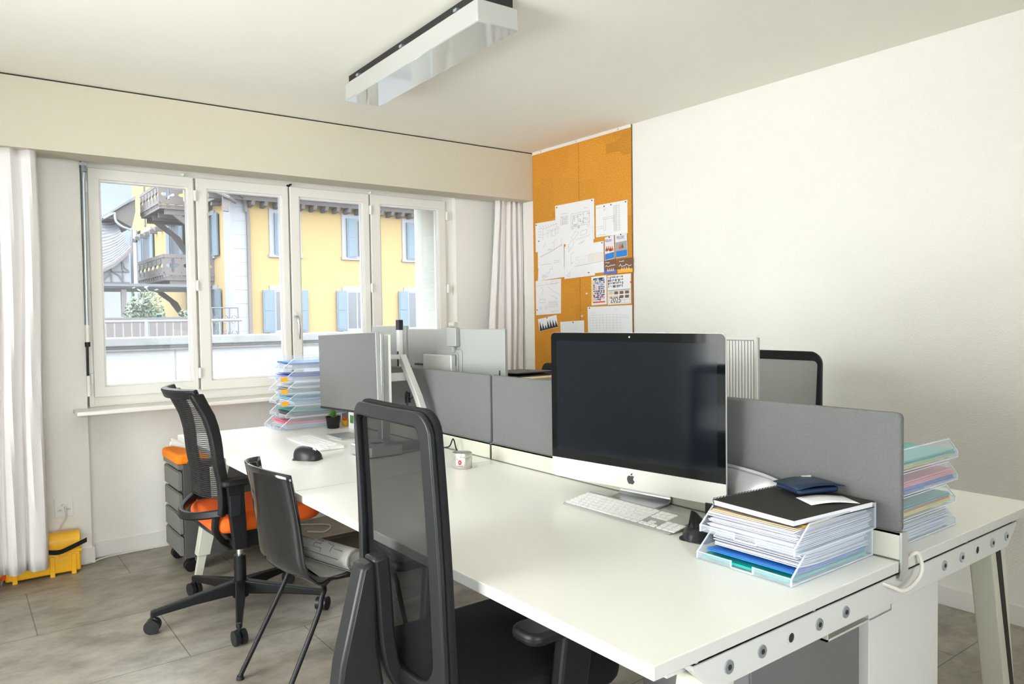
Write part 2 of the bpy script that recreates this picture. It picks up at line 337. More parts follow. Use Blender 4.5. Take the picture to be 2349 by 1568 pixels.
bm = B(); tube(bm, smooth_path([(.860, 3.778, 1.31), (.860, 3.74, 1.312), (.862, 3.725, 1.29), (.868, 3.725, 1.23), (.868, 3.735, 1.17)]), .009, 10); obj('handle', bm, 'chrome', wl[2], smooth=True)
# small fittings above the casements
for i, x in enumerate((.22, .85, 1.40)):
    t = thing('window_catch', (x, 3.80, 2.127), ['small white catch above the leftmost casement', 'dark metal catch above the middle of the window', 'small white catch above the rightmost casement joint'][i], 'catch')
    bm = B(); box(bm, x - .012, x + .006, 3.792, 3.81, 2.128, 2.138); tube(bm, [(x, 3.79, 2.138 + .004 * sin(a)) for a in (0, 1)], .004, 8)
    cyl(bm, (x, 3.795, 2.135), (x + .008, 3.78, 2.14), .005, n=10); obj('catch_body', bm, ['plastic', 'black', 'plastic'][i], t)
# crank rod of the awning
t = thing('blind_crank', (-.29, 3.765, .90), 'long grey crank rod hanging at the left edge of the window', 'crank')
bm = B(); cyl(bm, (-.286, 3.745, 2.06), (-.292, 3.745, 1.27), .0085, n=12); obj('rod', bm, 'zinc', t, smooth=True)
bm = B(); box(bm, -.305, -.272, 3.73, 3.757, 2.125, 2.14); cyl(bm, (-.286, 3.742, 2.13), (-.283, 3.735, 2.09), .012); cyl(bm, (-.283, 3.735, 2.09), (-.286, 3.745, 2.05), .010); obj('universal_joint', bm, 'zinc', t)
bm = B(); cyl(bm, (-.292, 3.745, 1.28), (-.294, 3.74, 1.17), .011); obj('grip', bm, 'plastic', t, smooth=True)
bm = B(); cyl(bm, (-.297, 3.735, 1.01), (-.296, 3.735, .90), .010); obj('grip', bm, 'plastic', t, smooth=True)
bm = B(); cyl(bm, (-.294, 3.74, 1.18), (-.297, 3.737, 1.01), .0055); cyl(bm, (-.294, 3.74, 1.19), (-.294, 3.74, 1.165), .013); obj('hinged_arm', bm, 'black', t, smooth=True)
# ------------------------------------------------------------------ curtains
def curtain(name, x0t, x1t, x0b, x1b, yc, zb, label, nf, ph, flare=0):
    bm = B(); nu = nf * 10
    def fn(u, v):
        z = 2.15 + (zb - 2.15) * v; x = (x0t + (x1t - x0t) * u) * (1 - v) + (x0b + (x1b - x0b) * u) * v
        a = .016 + .014 * v; f = u * nf * 2 * pi + ph + .8 * sin(v * 3 + u * 5)
        y = yc + a * sin(f) + .35 * a * sin(2.3 * f + 1 + 2 * v) - flare * v
        return (x + .008 * cos(f) + .004 * sin(9 * v + 6 * u), y, z)
    grid(bm, fn, nu, 30)
    return tag(obj(name, bm, 'curtain', smooth=True, solid=.0022), label, 'curtain', 'pale curtains of the window')
curtain('curtain', -1.55, -.518, -1.58, -.525, 3.562, .075, 'long white curtain on the left, hanging over the yellow case', 11, .4, .03)
curtain('curtain', 2.335, 2.565, 2.20, 2.565, 3.64, .06, 'narrow white curtain in the right corner beside the cork board', 5, 1.0, .0)
for i, (a, b_) in enumerate(((-1.6, -.45), (2.25, 2.57))):
    bm = B(); box(bm, a, b_, 3.63 if i else 3.56, 3.65 if i else 3.58, 2.1495, 2.1410 + .018); struct('trim_%d' % (5 + i), bm, 'plastic')
# ------------------------------------------------------------------ ceiling light
t = thing('ceiling_light', (.797, 2.058, ZC), 'long box ceiling light with a glossy white cover', 'lamp', rz=radians(-1.43))
bm = B(); box(bm, -.078, .078, -.585, .585, -.036, -.0); obj('mounting_tray', bm, 'rubber', t, local=True)
bm = B(); box(bm, -.093, .093, -.60, .60, -.120, -.036); obj('cover', bm, 'diffuser', t, bev=.006, local=True, smooth=True, seg=3)
for y in (-.45, 0, .45):
    bm = B(); box(bm, -.096, -.079, y - .012, y + .012, -.036, -.026); obj('clip', bm, 'zinc', t, local=True)
# ------------------------------------------------------------------ socket, cables, yellow case, tripod
t = thing('wall_socket', (-.428, 3.757, .319), 'white double wall socket with a plug in it left of the window niche', 'socket')
bm = B(); box(bm, -.471, -.385, 3.749, 3.757, .270, .370); obj('cover_plate', bm, 'plastic', t, bev=.004)
for dx, dz in ((-.018, -.012), (0, .014), (.02, -.010)):
    bm = B(); prism(bm, [(-.428 + dx + .014 * cos(k * pi / 3), .319 + dz + .010 * sin(k * pi / 3)) for k in range(6)], 'y', 3.7475, 3.7492); h = obj('outlet', bm, 'base', t)
    bm = B()
    for q in (-1, 0, 1): cyl(bm, (-.428 + dx + q * .006, 3.7468, .319 + dz + (.002 if q == 0 else 0)), (-.428 + dx + q * .006, 3.7476, .319 + dz), .0016, n=8)
    obj('pin_holes', bm, 'rubber', h)
t = thing('power_cable', (-.428, 3.72, .30), 'white power cable plugged into the wall socket, running along the floor', 'cable')
bm = B(); prism(bm, [(-.428 + .013 * cos(k * pi / 4), .333 + .010 * sin(k * pi / 4)) for k in range(8)], 'y', 3.715, 3.7466); obj('plug', bm, 'plastic', t)
bm = B(); tube(bm, smooth_path([(-.428, 3.72, .333), (-.425, 3.70, .31), (-.425, 3.715, .27), (-.445, 3.73, .23), (-.452, 3.741, .18), (-.44, 3.7395, .08), (-.40, 3.7395, .02), (-.33, 3.735, .005), (-.24, 3.79, .005), (-.12, 3.805, .005), (.10, 3.81, .005), (.4, 3.80, .005)]), .0042, 8); obj('cord', bm, 'cable', t, smooth=True)
t = thing('equipment_case', (-.5, 3.65, 0), 'bright yellow hard case on the floor under the socket, half behind the curtain', 'case')
X0, X1, Y0, Y1 = -.70, -.372, 3.618, 3.730
bm = B(); prism(bm, rrect(Y0, Y1, .012, .118, .012), 'x', X0, X1); obj('case_body', bm, 'yellowp', t, bev=.01, seg=3, smooth=True)
bm = B(); prism(bm, rrect(Y0, Y1, .122, .212, [.004, .004, .04, .04], 6), 'x', X0, X1); obj('lid', bm, 'yellowp', t, bev=.012, seg=3, smooth=True)
bm = B(); box(bm, X0 - .004, X1 + .004, Y0 - .005, Y1 + .002, .113, .126); obj('rim', bm, 'yellowp', t, bev=.002)
for x in (-.66, -.50, -.405):
    bm = B(); box(bm, x - .011, x + .011, Y0 - .009, Y0 + .01, .0, .105); obj('rib', bm, 'yellowp', t, bev=.003)
bm = B(); box(bm, -.47, -.435, Y0 - .012, Y0, .10, .138); obj('latch', bm, 'yellowp', t, bev=.003)
bm = B(); strip(bm, smooth_path([(-.60, Y0 - .012, .165), (-.52, Y0 - .02, .137), (-.47, Y0 - .028, .130), (-.42, Y0 - .024, .143), (-.375, Y0 - .018, .158), (-.345, Y0 - .014, .168)]), (0, .002, .022), .005); obj('carry_strap', bm, 'blackfab', t, smooth=True)
t = thing('survey_tripod', (-.70, 3.60, 0), 'orange tripod feet with metal tips showing under the left curtain', 'tripod')
for x, y in ((-.745, 3.60), (-.715, 3.63), (-.80, 3.66)):
    bm = B(); cyl(bm, (x, y, .045), (x - .02, y + .03, 1.1), .022, n=12); cyl(bm, (x, y, .045), (x, y, .03), .024, .016, n=12); h = obj('leg', bm, 'orange', t, smooth=True)
    bm = B(); cyl(bm, (x, y, .032), (x, y, .0), .012, .003, n=12); obj('metal_tip', bm, 'alu', h, smooth=True)
# ------------------------------------------------------------------ cork board and everything pinned on it
t = thing('cork_board', (2.578, 3.0, 0), 'tall orange cork board covering the wall beside the corner curtain', 'cork board')
bm = B(); box(bm, 2.573, 2.583, 3.003, 3.503, .09, 2.468); obj('cork_panel', bm, 'cork', t)
bm = B(); box(bm, 2.573, 2.583, 2.512, 2.999, .09, 2.468); obj('cork_panel', bm, 'cork', t)
bm = B(); box(bm, 2.570, 2.583, 2.512, 3.503, 2.468, 2.488); obj('top_rail', bm, 'plastic', t)
for y in (3.40, 3.02, 2.62):
    bm = B(); cyl(bm, (2.570, y, 2.478), (2.5685, y, 2.478), .005, n=12); obj('screw', bm, 'zinc', t)
bm = B(); box(bm, 2.575, 2.583, 2.509, 2.512, .09, 2.488); obj('edge_strip', bm, 'brown', t)
PN = [0]
def pinned(name, q, lay, label, cat, m='paper', group=None):
    """sheet with corners q = [(y,z) TL, TR, BR, BL] pinned flat on the cork; lay = layer number"""
    PN[0] += 1; x = 2.5722 - .0012 * lay - .00015 * (PN[0] % 7)
    bm = B(); A = [(x - .0004, y, z) for y, z in q]; C = [(x + .0003, y, z) for y, z in q]; hexa(bm, A, C)
    t = thing(name, (x, sum(p[0] for p in q) / 4, min(p[1] for p in q)), label, cat, group); obj('sheet', bm, m, t)
    return t, q, x - .0007
def uvp(P, u, v):
    (t, q, x) = P; a = [q[0][i] * (1 - u) + q[1][i] * u for i in (0, 1)]; c = [q[3][i] * (1 - u) + q[2][i] * u for i in (0, 1)]
    return Vector((x - .00002, a[0] * (1 - v) + c[0] * v, a[1] * (1 - v) + c[1] * v))
def strokes(P, segs, wd=.0011, m='pencil', name='drawing'):
    bm = B()
    for s in segs:
        pts = [uvp(P, u, v) for u, v in s]
        for a, c in zip(pts, pts[1:]):
            d = (c - a)
            if d.length < 1e-6: continue
            nn = Vector((1, 0, 0)).cross(d).normalized() * wd * .5
            A = [a - nn, a + nn, c + nn, c - nn]; hexa(bm, A, [p + Vector((-.0002, 0, 0)) for p in A])
    return obj(name, bm, m, P[0])
def patch(P, u0, v0, u1, v1, m, name='print'):
    bm = B(); A = [uvp(P, u0, v0), uvp(P, u1, v0), uvp(P, u1, v1), uvp(P, u0, v1)]; K_ = .00006 * (len(P[0].children) % 12); A = [p + Vector((-K_, 0, 0)) for p in A]; hexa(bm, A, [p + Vector((-.00006, 0, 0)) for p in A]); return obj(name, bm, m, P[0])
def rectl(u0, v0, u1, v1): return [(u0, v0), (u1, v0), (u1, v1), (u0, v1), (u0, v0)]
def scrib(u0, v0, u1, v1, n=6, rows=1):
    out = []
    for r in range(rows):
        v = v0 + (v1 - v0) * (r + .5) / rows; out.append([(u0 + (u1 - u0) * k / (n * 2), v + (v1 - v0) / rows * random.uniform(-.3, .3)) for k in range(n * 2 + 1)])
    return out
def pin(P, u, v, m='black'):
    bm = B(); c = uvp(P, u, v); cyl(bm, c + Vector((.0006, 0, 0)), c + Vector((-.003, 0, 0)), .004, n=10); obj('push_pin', bm, m, P[0], smooth=True)
P = pinned('floor_plan', [(3.25, 2.07), (2.85, 2.07), (2.85, 1.80), (3.25, 1.79)], 1, 'large sheet with a floor plan, highest on the cork board', 'drawing')
s = [rectl(.42, .28, .88, .80), rectl(.46, .33, .60, .55), rectl(.60, .33, .74, .60), rectl(.74, .28, .88, .55), rectl(.46, .58, .60, .80), rectl(.62, .60, .84, .80)]
s += [rectl(.15 + k * .03, .30 + k * .03, .33 - k * .02, .50 - k * .02) for k in range(4)] + [[(.15, .3), (.25, .38), (.33, .32)], [(.2, .5), (.2, .36)]]
for k in range(22): a, c = random.uniform(.43, .84), random.uniform(.3, .75); s.append(rectl(a, c, a + random.uniform(.01, .06), c + random.uniform(.02, .07)))
s += scrib(.75, .17, .84, .20, 4) + scrib(.16, .22, .32, .25, 6); strokes(P, s, .0013); pin(P, .05, .05); pin(P, .95, .04)
P = pinned('section_drawing', [(2.835, 2.02), (2.545, 2.02), (2.545, 1.81), (2.835, 1.81)], 1, 'sheet with a column and beam detail at the upper right of the cork board', 'drawing')
s = [rectl(.58, .10, .64, .88), rectl(.66, .10, .76, .88), rectl(.24, .42, .60, .47), rectl(.26, .47, .32, .82), rectl(.55, .47, .60, .60), [(.05, .68), (.24, .68)], [(.05, .75), (.24, .75)]]
s += [[(.66, .12 + k * .05), (.76, .15 + k * .05)] for k in range(15)] + [[(.58, .15 + k * .05), (.64, .12 + k * .05)] for k in range(15)] + scrib(.04, .07, .16, .1, 4) + scrib(.05, .93, .32, .97, 10) + scrib(.25, .14, .32, .22, 3, 2)
strokes(P, s, .0011); pin(P, .5, .06); pin(P, .95, .05); pin(P, .28, .07)
P = pinned('perspective_sketch', [(3.475, 1.97), (3.19, 1.97), (3.19, 1.78), (3.475, 1.76)], 1, 'sheet with a room perspective at the left edge of the cork board', 'drawing')
s = [[(.15, .1), (.3, .25), (.3, .9)], [(.3, .25), (.9, .12)], [(.3, .45), (.95, .3)], rectl(.5, .32, .62, .6), rectl(.66, .3, .78, .55), rectl(.8, .25, .9, .5), [(.4, .95), (.6, .65), (.8, .60), (.95, .7)], [(.45, .95), (.62, .72), (.82, .68), (.95, .75)]] + [[(.1, .2 + k * .1), (.25, .22 + k * .1)] for k in range(6)] + [[(.3 + k * .1, .1), (.35 + k * .1, .22)] for k in range(6)]
strokes(P, s); pin(P, .04, .06)
P = pinned('elevation_sheet', [(3.155, 1.775), (2.85, 1.775), (2.85, 1.56), (3.16, 1.55)], 0, 'sheet mostly hidden below the overlapping drawings in the middle of the cork board', 'drawing')
s = [rectl(.05, .5, .22, .62)] + [[(.05, .52 + .02 * k), (.22, .52 + .02 * k)] for k in range(5)] + scrib(.08, .75, .2, .95, 4, 4); strokes(P, s)
P = pinned('furniture_sketch', [(3.14, 1.88), (2.87, 1.89), (2.855, 1.76), (3.14, 1.57)], 2, 'creased sheet with furniture sketches just below the floor plan', 'drawing')
s = [[(.1, .35), (.28, .22), (.30, .38), (.12, .5), (.1, .35)], [(.1, .35), (.2, .48)], rectl(.58, .1, .8, .25), [(.2, .2), (.4, .05), (.5, .12), (.3, .28)], [(.4, .3), (.9, .38)], rectl(.2, .6, .32, .85)] + scrib(.5, .45, .7, .5, 4, 2); strokes(P, s)
P = pinned('facade_sketch', [(3.05, 1.77), (2.76, 1.78), (2.76, 1.575), (3.05, 1.57)], 3, 'sheet with a long reddish building elevation in the middle of the cork board', 'drawing')
strokes(P, [rectl(.05, .40, .48, .68), rectl(.5, .36, .97, .62), [(.05, .4), (.26, .33), (.48, .40)], [(.5, .36), (.74, .33), (.97, .36)]] + [rectl(.1 + .09 * k, .48, .15 + .09 * k, .66) for k in range(4)] + [[(.5, .38 + .03 * k), (.97, .38 + .03 * k)] for k in range(8)] + [[(.5 + .05 * k, .36), (.5 + .05 * k, .62)] for k in range(10)], .001, 'manila'); strokes(P, [[(.02, .70), (.98, .64)]], .0014)
pin(P, .95, .05); pin(P, .5, .96)
P = pinned('roof_section', [(3.45, 1.85), (3.16, 1.86), (3.16, 1.65), (3.45, 1.64)], 2, 'sheet with a sloping roof line at the left edge of the cork board, second row', 'drawing')
s = [[(.1, .60), (.45, .50), (.95, .30)], [(.1, .62), (.45, .52), (.95, .32)], [(.2, .3), (.32, .2)], [(.55, .22), (.7, .12)], [(.64, .2), (.64, .5)], [(.92, .08), (.92, .4)]] + scrib(.4, .38, .55, .44, 4, 2) + scrib(.08, .86, .5, .92, 12) + scrib(.62, .8, .85, .92, 5, 2); strokes(P, s, .0012); pin(P, .05, .06)
P = pinned('step_detail', [(3.445, 1.655), (3.165, 1.66), (3.15, 1.565), (3.455, 1.55)], 1, 'sheet with a stepped detail peeking out under the sloping roof line drawing', 'drawing')
strokes(P, [[(.15, .8), (.35, .75), (.35, .55), (.45, .5), (.45, .3), (.55, .28), (.55, .1)], [(.18, .9), (.4, .8)]] + scrib(.15, .6, .3, .75, 5, 2))
P = pinned('detail_sheet', [(3.48, 1.55), (3.195, 1.555), (3.20, 1.31), (3.48, 1.30)], 1, 'sheet with small details and notes at the lower left of the cork board', 'drawing')
s = [rectl(.62, .05, .85, .13), [(.05, .15), (.95, .10)], [(.2, .2), (.3, .25), (.25, .45)], rectl(.15, .55, .38, .65), [(.5, .2), (.7, .35), (.95, .45)], [(.6, .45), (.85, .55), (.78, .6)], [(.15, .8), (.2, .76), (.25, .8), (.2, .84), (.15, .8)], [(.38, .8), (.43, .76), (.48, .8), (.43, .84), (.38, .8)]] + scrib(.5, .62, .9, .82, 9, 5) + scrib(.6, .90, .9, .95, 6); strokes(P, s); pin(P, .05, .85)
def person_print(P, u, v, s, m):  # little figure of a printed photograph
    bm = B(); c = uvp(P, u, v)
    prism(bm, [(c.y + s * .35 * cos(k * pi / 5), c.z + s * .4 * sin(k * pi / 5)) for k in range(10)], 'x', c.x - .0003, c.x)
    prism(bm, [(c.y - s * .8, c.z - s * 1.9), (c.y + s * .8, c.z - s * 1.9), (c.y + s * .7, c.z - s * .7), (c.y + s * .2, c.z - s * .4), (c.y - s * .2, c.z - s * .4), (c.y - s * .7, c.z - s * .7)], 'x', c.x - .0003, c.x)
    obj('printed_figure', bm, m, P[0])
for i, (q, lab) in enumerate((([(2.75, 1.80), (2.665, 1.81), (2.66, 1.66), (2.75, 1.65)], 'flyer with a group of people in a blue boat, left one of the two'), ([(2.655, 1.81), (2.55, 1.815), (2.545, 1.665), (2.65, 1.66)], 'flyer with people before a pale sky, right one of the two'))):
    P = pinned('flyer', q, 3, lab, 'flyer', 'paper2'); patch(P, .03, .34 if i else .36, .97, .80, 'monback' if i else 'label'); patch(P, .03, .72, .97, .98, 'blue')
    text('FELIX!', .026 if i else .022, uvp(P, .12 if i else .06, .20) + Vector((-.0003, 0, 0)), (0, -1, 0), (0, 0, 1), 'ink', P[0], ext=.0001)
    for u in ((.2, .4, .6, .8) if i == 0 else (.4, .6)): person_print(P, u, .44 + .06 * random.random(), .013, 'brown' if (u * 10) % 4 else 'red')
    pin(P, .5, .04)
for i, (q, lab) in enumerate((([(2.76, 1.65), (2.65, 1.655), (2.64, 1.56), (2.76, 1.56)], 'dark band flyer with white script under the left boat flyer'), ([(2.64, 1.652), (2.502, 1.655), (2.502, 1.56), (2.635, 1.56)], 'dark band flyer with white script at the right edge of the cork board'))):
    P = pinned('flyer', q, 2, lab, 'flyer', 'brown'); patch(P, .0, .72, 1, .98, 'indigo' if i == 0 else 'orangep')
    strokes(P, scrib(.12, .10, .45, .24, 5) + scrib(.1, .3, .92, .62, 7), .003, 'paper', 'lettering')
    for u in (.3, .45, .6, .75): person_print(P, u, .62, .009, 'manila')
P = pinned('crowd_poster', [(2.885, 1.55), (2.74, 1.555), (2.74, 1.365), (2.885, 1.36)], 1, 'colourful poster of a crowd left of the calendar', 'poster')
cols = ['blue', 'red', 'brown', 'ink', 'lblue', 'manila', 'navy', 'pink', 'ink']
for a in range(9):
    for c in range(11): patch(P, .14 + a * .082, .06 + c * .072, .14 + a * .082 + random.uniform(.04, .085), .06 + c * .072 + random.uniform(.04, .085), random.choice(cols))
patch(P, .1, .88, .9, .93, 'red'); patch(P, .02, .1, .1, .9, 'yellow')
P = pinned('wall_calendar', [(2.73, 1.55), (2.52, 1.555), (2.52, 1.365), (2.73, 1.36)], 2, 'grey calendar sheet reading 2025 right of the crowd poster', 'calendar')
for a in range(9):
    for c in range(4): patch(P, .03 + a * .075, .04 + c * .1, .03 + a * .075 + random.uniform(.03, .07), .04 + c * .1 + random.uniform(.04, .09), random.choice(['pencil', 'felt', 'feltl', 'ink']))
patch(P, .02, .50, .98, .53, 'monback'); strokes(P, [rectl(.04, .55, .96, .96)] + [[(.04 + .23 * k, .55), (.04 + .23 * k, .96)] for k in range(1, 4)] + [[(.04, .62 + .115 * k), (.96, .62 + .115 * k)] for k in range(3)], .0016, 'monback')
for a in range(4):
    for c in range(2): patch(P, .07 + .23 * a, .56 + .14 * c, .23 + .23 * a, .66 + .14 * c, random.choice(['brown', 'manila', 'pencil']))
text('2025', .050, uvp(P, .12, .93) + Vector((-.0006, 0, 0)), (0, -1, 0), (0, 0, 1), 'ink', P[0], ext=.0001)
P = pinned('timetable', [(2.925, 1.35), (2.512, 1.355), (2.512, 1.07), (2.92, 1.07)], 1, 'white printed table sheet at the lower right of the cork board', 'sheet')
strokes(P, [[(.05, .20 + .062 * k), (.75, .20 + .062 * k)] for k in range(12)] + [[(.05 + .7 * k / 9, .2), (.05 + .7 * k / 9, .88)] for k in range(10)] + scrib(.05, .13, .2, .16, 5) + scrib(.78, .2, .92, .3, 5, 2) + scrib(.6, .06, .7, .1, 4), .001, 'feltl'); pin(P, .05, .03)
P = pinned('photo_print', [(3.46, 1.27), (3.25, 1.30), (3.235, 1.215), (3.44, 1.18)], 1, 'tilted black and white photo print of fir trees, lower left on the cork board', 'photo')
for k in range(7):
    u = .08 + .14 * k; bm = B(); h = random.uniform(.45, .85)
    A = [uvp(P, u, 1 - h), uvp(P, u + .03, 1 - h * .6), uvp(P, u + .09, .98), uvp(P, u - .07, .98), uvp(P, u - .03, 1 - h * .6)]; hexa(bm, A, [p + Vector((-.0002 - .0001 * (k % 2), 0, 0)) for p in A]); obj('printed_tree', bm, 'ink', P[0])
pin(P, .5, .06)
P = pinned('blank_sheet', [(3.21, 1.25), (2.96, 1.26), (2.96, 1.08), (3.20, 1.08)], 1, 'blank white sheet low on the cork board above the divider', 'sheet'); pin(P, .55, .05)
for i, (y, z, m, l) in enumerate(((2.93, 1.44, 'plastic', 'white push pin in bare cork left of the crowd poster'), (2.98, 1.29, 'plastic', 'white push pin in bare cork left of the printed table'), (2.507 + .012, 1.50, 'red', 'red push pin at the right edge of the cork board'))):
    bm = B(); cyl(bm, (2.573, y, z), (2.566, y, z), .006, n=12); tag(obj('push_pin', bm, m), l, 'pin')
# ================================================================== OUTSIDE
bm = B(); box(bm, -60, 90, 4.6, 130, -.3, .28); tag(obj('ground', bm, 'asphalt'), kind='structure')
t = thing('parapet_wall', (3, 8.2, .28), 'long white panelled wall with a weathered concrete cap outside the window', 'wall')
bm = B(); box(bm, -8, 22, 8.04, 8.40, .28, .99); obj('panelling', bm, 'panel', t)
bm = B(); box(bm, -8, 22, 8.0, 8.45, 1.035, 1.125); box(bm, -8, 22, 8.06, 8.4, 1.0, 1.035); obj('concrete_cap', bm, 'concrete', t, bev=.01)
bm = B(); box(bm, -8, 22, 8.0, 8.04, .985, 1.0); obj('flashing', bm, 'timber', t)
bm = B()
for k in range(24): box(bm, -7.3 + k * 1.2, -7.29 + k * 1.2, 8.034, 8.04, .28, .985)
obj('panel_joint', bm, 'concrete', t)
t = thing('metal_railing', (0, 12, .28), 'white bar railing behind the parapet wall, left part of the view', 'railing')
bm = B()
for z in (1.30, .42): tube(bm, [(-3, 12, z), (3.05, 12, z)], .022, 8)
obj('rail', bm, 'rail', t, smooth=True)
bm = B()
for k in range(50): cyl(bm, (-2.95 + k * .12, 12, .42), (-2.95 + k * .12, 12, 1.3), .011, n=6)
tag(obj('bars', bm, 'rail', t), kind='stuff')
for k in range(4):
    bm = B(); box(bm, -2.8 + k * 1.45, -2.75 + k * 1.45, 11.98, 12.02, .28, 1.33); obj('post', bm, 'rail', t)
t = thing('dark_fence', (0, 13.6, .28), 'low dark fence board behind the white bar railing', 'fence')
bm = B(); box(bm, -4, 2.95, 13.55, 13.6, .28, 1.33); obj('board', bm, 'timber', t)
bm = B(); box(bm, -4, 2.95, 13.53, 13.62, 1.33, 1.37); obj('cap', bm, 'iron', t)
t = thing('iron_balustrade', (3.6, 14.6, .28), 'ornate wrought iron balustrade before the yellow house', 'balustrade')
bm = B(); x0, x1, y = 3.10, 3.78, 14.6
for z in (.5, 1.55): tube(bm, [(x0, y, z), (x1, y, z)], .014, 6)
for k in range(5): tube(bm, [(x0 + (x1 - x0) * k / 4, y, .28), (x0 + (x1 - x0) * k / 4, y, 1.55)], .012, 6)
obj('frame', bm, 'iron', t)
bm = B()
for k in range(4):
    for z in (.75, 1.0, 1.3):
        c = x0 + (x1 - x0) * (k + .5) / 4; tube(bm, [(c + (.07 - .004 * j) * cos(j * .7), y, z + (.11 - .006 * j) * sin(j * .7)) for j in range(14)], .008, 5)
obj('scrollwork', bm, 'iron', t)
# yellow house
t = thing('yellow_house', (9, 20, .28), 'pale yellow house with light blue shutters and timber eaves across the street', 'house')
bm = B(); box(bm, 5.3, 24, 20, 32, .28, 4.95); box(bm, 5.301, 24, 22.5, 33.5, 4.95, 8.6); obj('walls', bm, 'ywall', t)
bm = B()
box(bm, 5.30, 5.68, 19.955, 20.0, .28, 4.62); box(bm, 5.255, 5.30, 19.955, 20.6, .28, 4.62)
obj('corner_quoins', bm, 'exwhite', t)
bm = B()
for k in range(11): box(bm, 5.30, 5.68, 19.952, 19.957, .62 + k * .375, .632 + k * .375)
obj('quoin_joint', bm, 'concrete', t)
bm = B(); tube(bm, smooth_path([(5.45, 19.5, 4.62), (5.62, 19.8, 4.50), (5.66, 19.88, 4.25), (5.72, 19.90, 4.05), (5.72, 19.90, .9)]), .045, 8); obj('downpipe', bm, 'timber', t, smooth=True)
bm = B(); box(bm, 5.0, 24, 19.60, 19.72, 4.53, 4.64); obj('eaves_beam', bm, 'timber', t)
for k in range(26):
    x = 5.78 + .352 * k + (.0 if k < 12 else .0)
    bm = B(); box(bm, x - .05, x + .05, 19.55, 20.0, 4.64, 4.74); prism(bm, [(19.58, 4.53), (20.0, 4.53), (20.0, 4.38), (19.66, 4.42)], 'x', x - .05, x + .05); obj('rafter_bracket', bm, 'timber', t)
bm = B(); hexa(bm, [(4.6, 19.1, 4.70), (24.5, 19.1, 4.70), (24.5, 22.6, 6.1), (4.6, 22.6, 6.1)], [(4.6, 19.1, 4.78), (24.5, 19.1, 4.78), (24.5, 22.6, 6.2), (4.6, 22.6, 6.2)]); obj('roof', bm, 'slate', t)
bm = B(); tube(bm, [(4.55, 19.15, 4.66), (5.0, 19.2, 4.5), (5.3, 19.6, 4.45)], .05, 8); box(bm, 4.9, 5.05, 19.3, 19.42, 4.15, 4.72); box(bm, 4.7, 5.25, 19.9, 20.02, 4.56, 4.68); box(bm, 5.0, 5.28, 19.95, 24, 4.62, 4.72); obj('verge_board', bm, 'timber', t)
def ext_window(x0, x1, z0, z1, open_left=True, closed=False, right=True):
    y = 20.0
    bm = B(); box(bm, x0 - .13, x1 + .13, y - .03, y, z1, z1 + .13); box(bm, x0 - .13, x0, y - .03, y, z0 - .06, z1); box(bm, x1, x1 + .13, y - .03, y, z0 - .06, z1); box(bm, x0 - .16, x1 + .16, y - .07, y, z0 - .12, z0 - .04); f = obj('window', bm, 'exwhite', t)
    bm = B(); ringprism(bm, [(x0, z0 - .05), (x1, z0 - .05), (x1, z1), (x0, z1)], [(x0 + .05, z0), (x1 - .05, z0), (x1 - .05, z1 - .05), (x0 + .05, z1 - .05)], 'y', y - .02, y - .005); box(bm, (x0 + x1) / 2 - .02, (x0 + x1) / 2 + .02, y - .022, y - .004, z0, z1); obj('casement', bm, 'exwhite', f)
    bm = B(); box(bm, x0 + .04, x1 - .04, y - .012, y - .004, z0, z1); obj('pane', bm, 'exglass', f)
    def sh(a, c):
        bm = B(); box(bm, a, c, y - .09, y - .05, z0 - .06, z1)
        for q in (0, 1): zz = z0 + (z1 - z0) * .5 * q; box(bm, a + .04, c - .04, y - .10, y - .09, zz - .01, zz + (z1 - z0) * .45)
        obj('shutter', bm, 'shutter', t)
    if closed: sh(x0 + .01, x0 + .31); sh(x0 + (.43 if closed == 2 else .30), x1 - .01)
    else:
        sh(x0 - .34, x0 - .02)
        if right: sh(x1 + .02, x1 + .34)
for x in (6.42, 8.60, 10.66, 12.8, 15.0): ext_window(x, x + .62 + .04 * (x > 8), 1.0, 2.13)
for i, x in enumerate((6.45, 8.62, 10.64, 12.8, 15.0)): ext_window(x, x + .66, 3.17, 4.28, closed=2 if i == 1 else 1)
# windows on the side facing the court
def side_window(y0, y1, z0, z1, sh=True):
    x = 5.3; bm = B(); ringprism(bm, [(y0 - .1, z0 - .1), (y1 + .1, z0 - .1), (y1 + .1, z1 + .12), (y0 - .1, z1 + .12)], [(y0, z0), (y1, z0), (y1, z1), (y0, z1)], 'x', x - .05, x); f = obj('window', bm, 'exwhite', t)
    bm = B(); box(bm, x - .012, x - .002, y0, y1, z0, z1); obj('pane', bm, 'exglass', f)
    if sh:
        for a, c in ((y0 - .5, y0 - .02), (y1 + .02, y1 + .5)):
            bm = B(); box(bm, x - .09, x - .05, a, c, z0 - .05, z1); obj('shutter', bm, 'shutter', t)
side_window(21.6, 22.2, 3.2, 4.35); side_window(21.5, 22.1, .6, 2.2); side_window(25.5, 26.8, 2.7, 4.6); side_window(30.0, 31.5, 3.7, 4.75)
side_window(26, 27, 5.6, 7.2)
box_ = box
bm = B(); box(bm, 5.26, 5.3, 20.6, 33.5, 4.66, 4.80); box(bm, 5.26, 5.3, 30.9, 31.1, 5.0, 8.0)
for k in range(14): box(bm, 5.05, 5.3, 20.9 + k * .9, 21.05 + k * .9, 4.52, 4.66)
obj('side_beam', bm, 'timber', t)
bm = B(); box(bm, 5.24, 5.3, 32.6, 33.5, .28, 5.0); obj('corner_quoins', bm, 'exwhite', t)
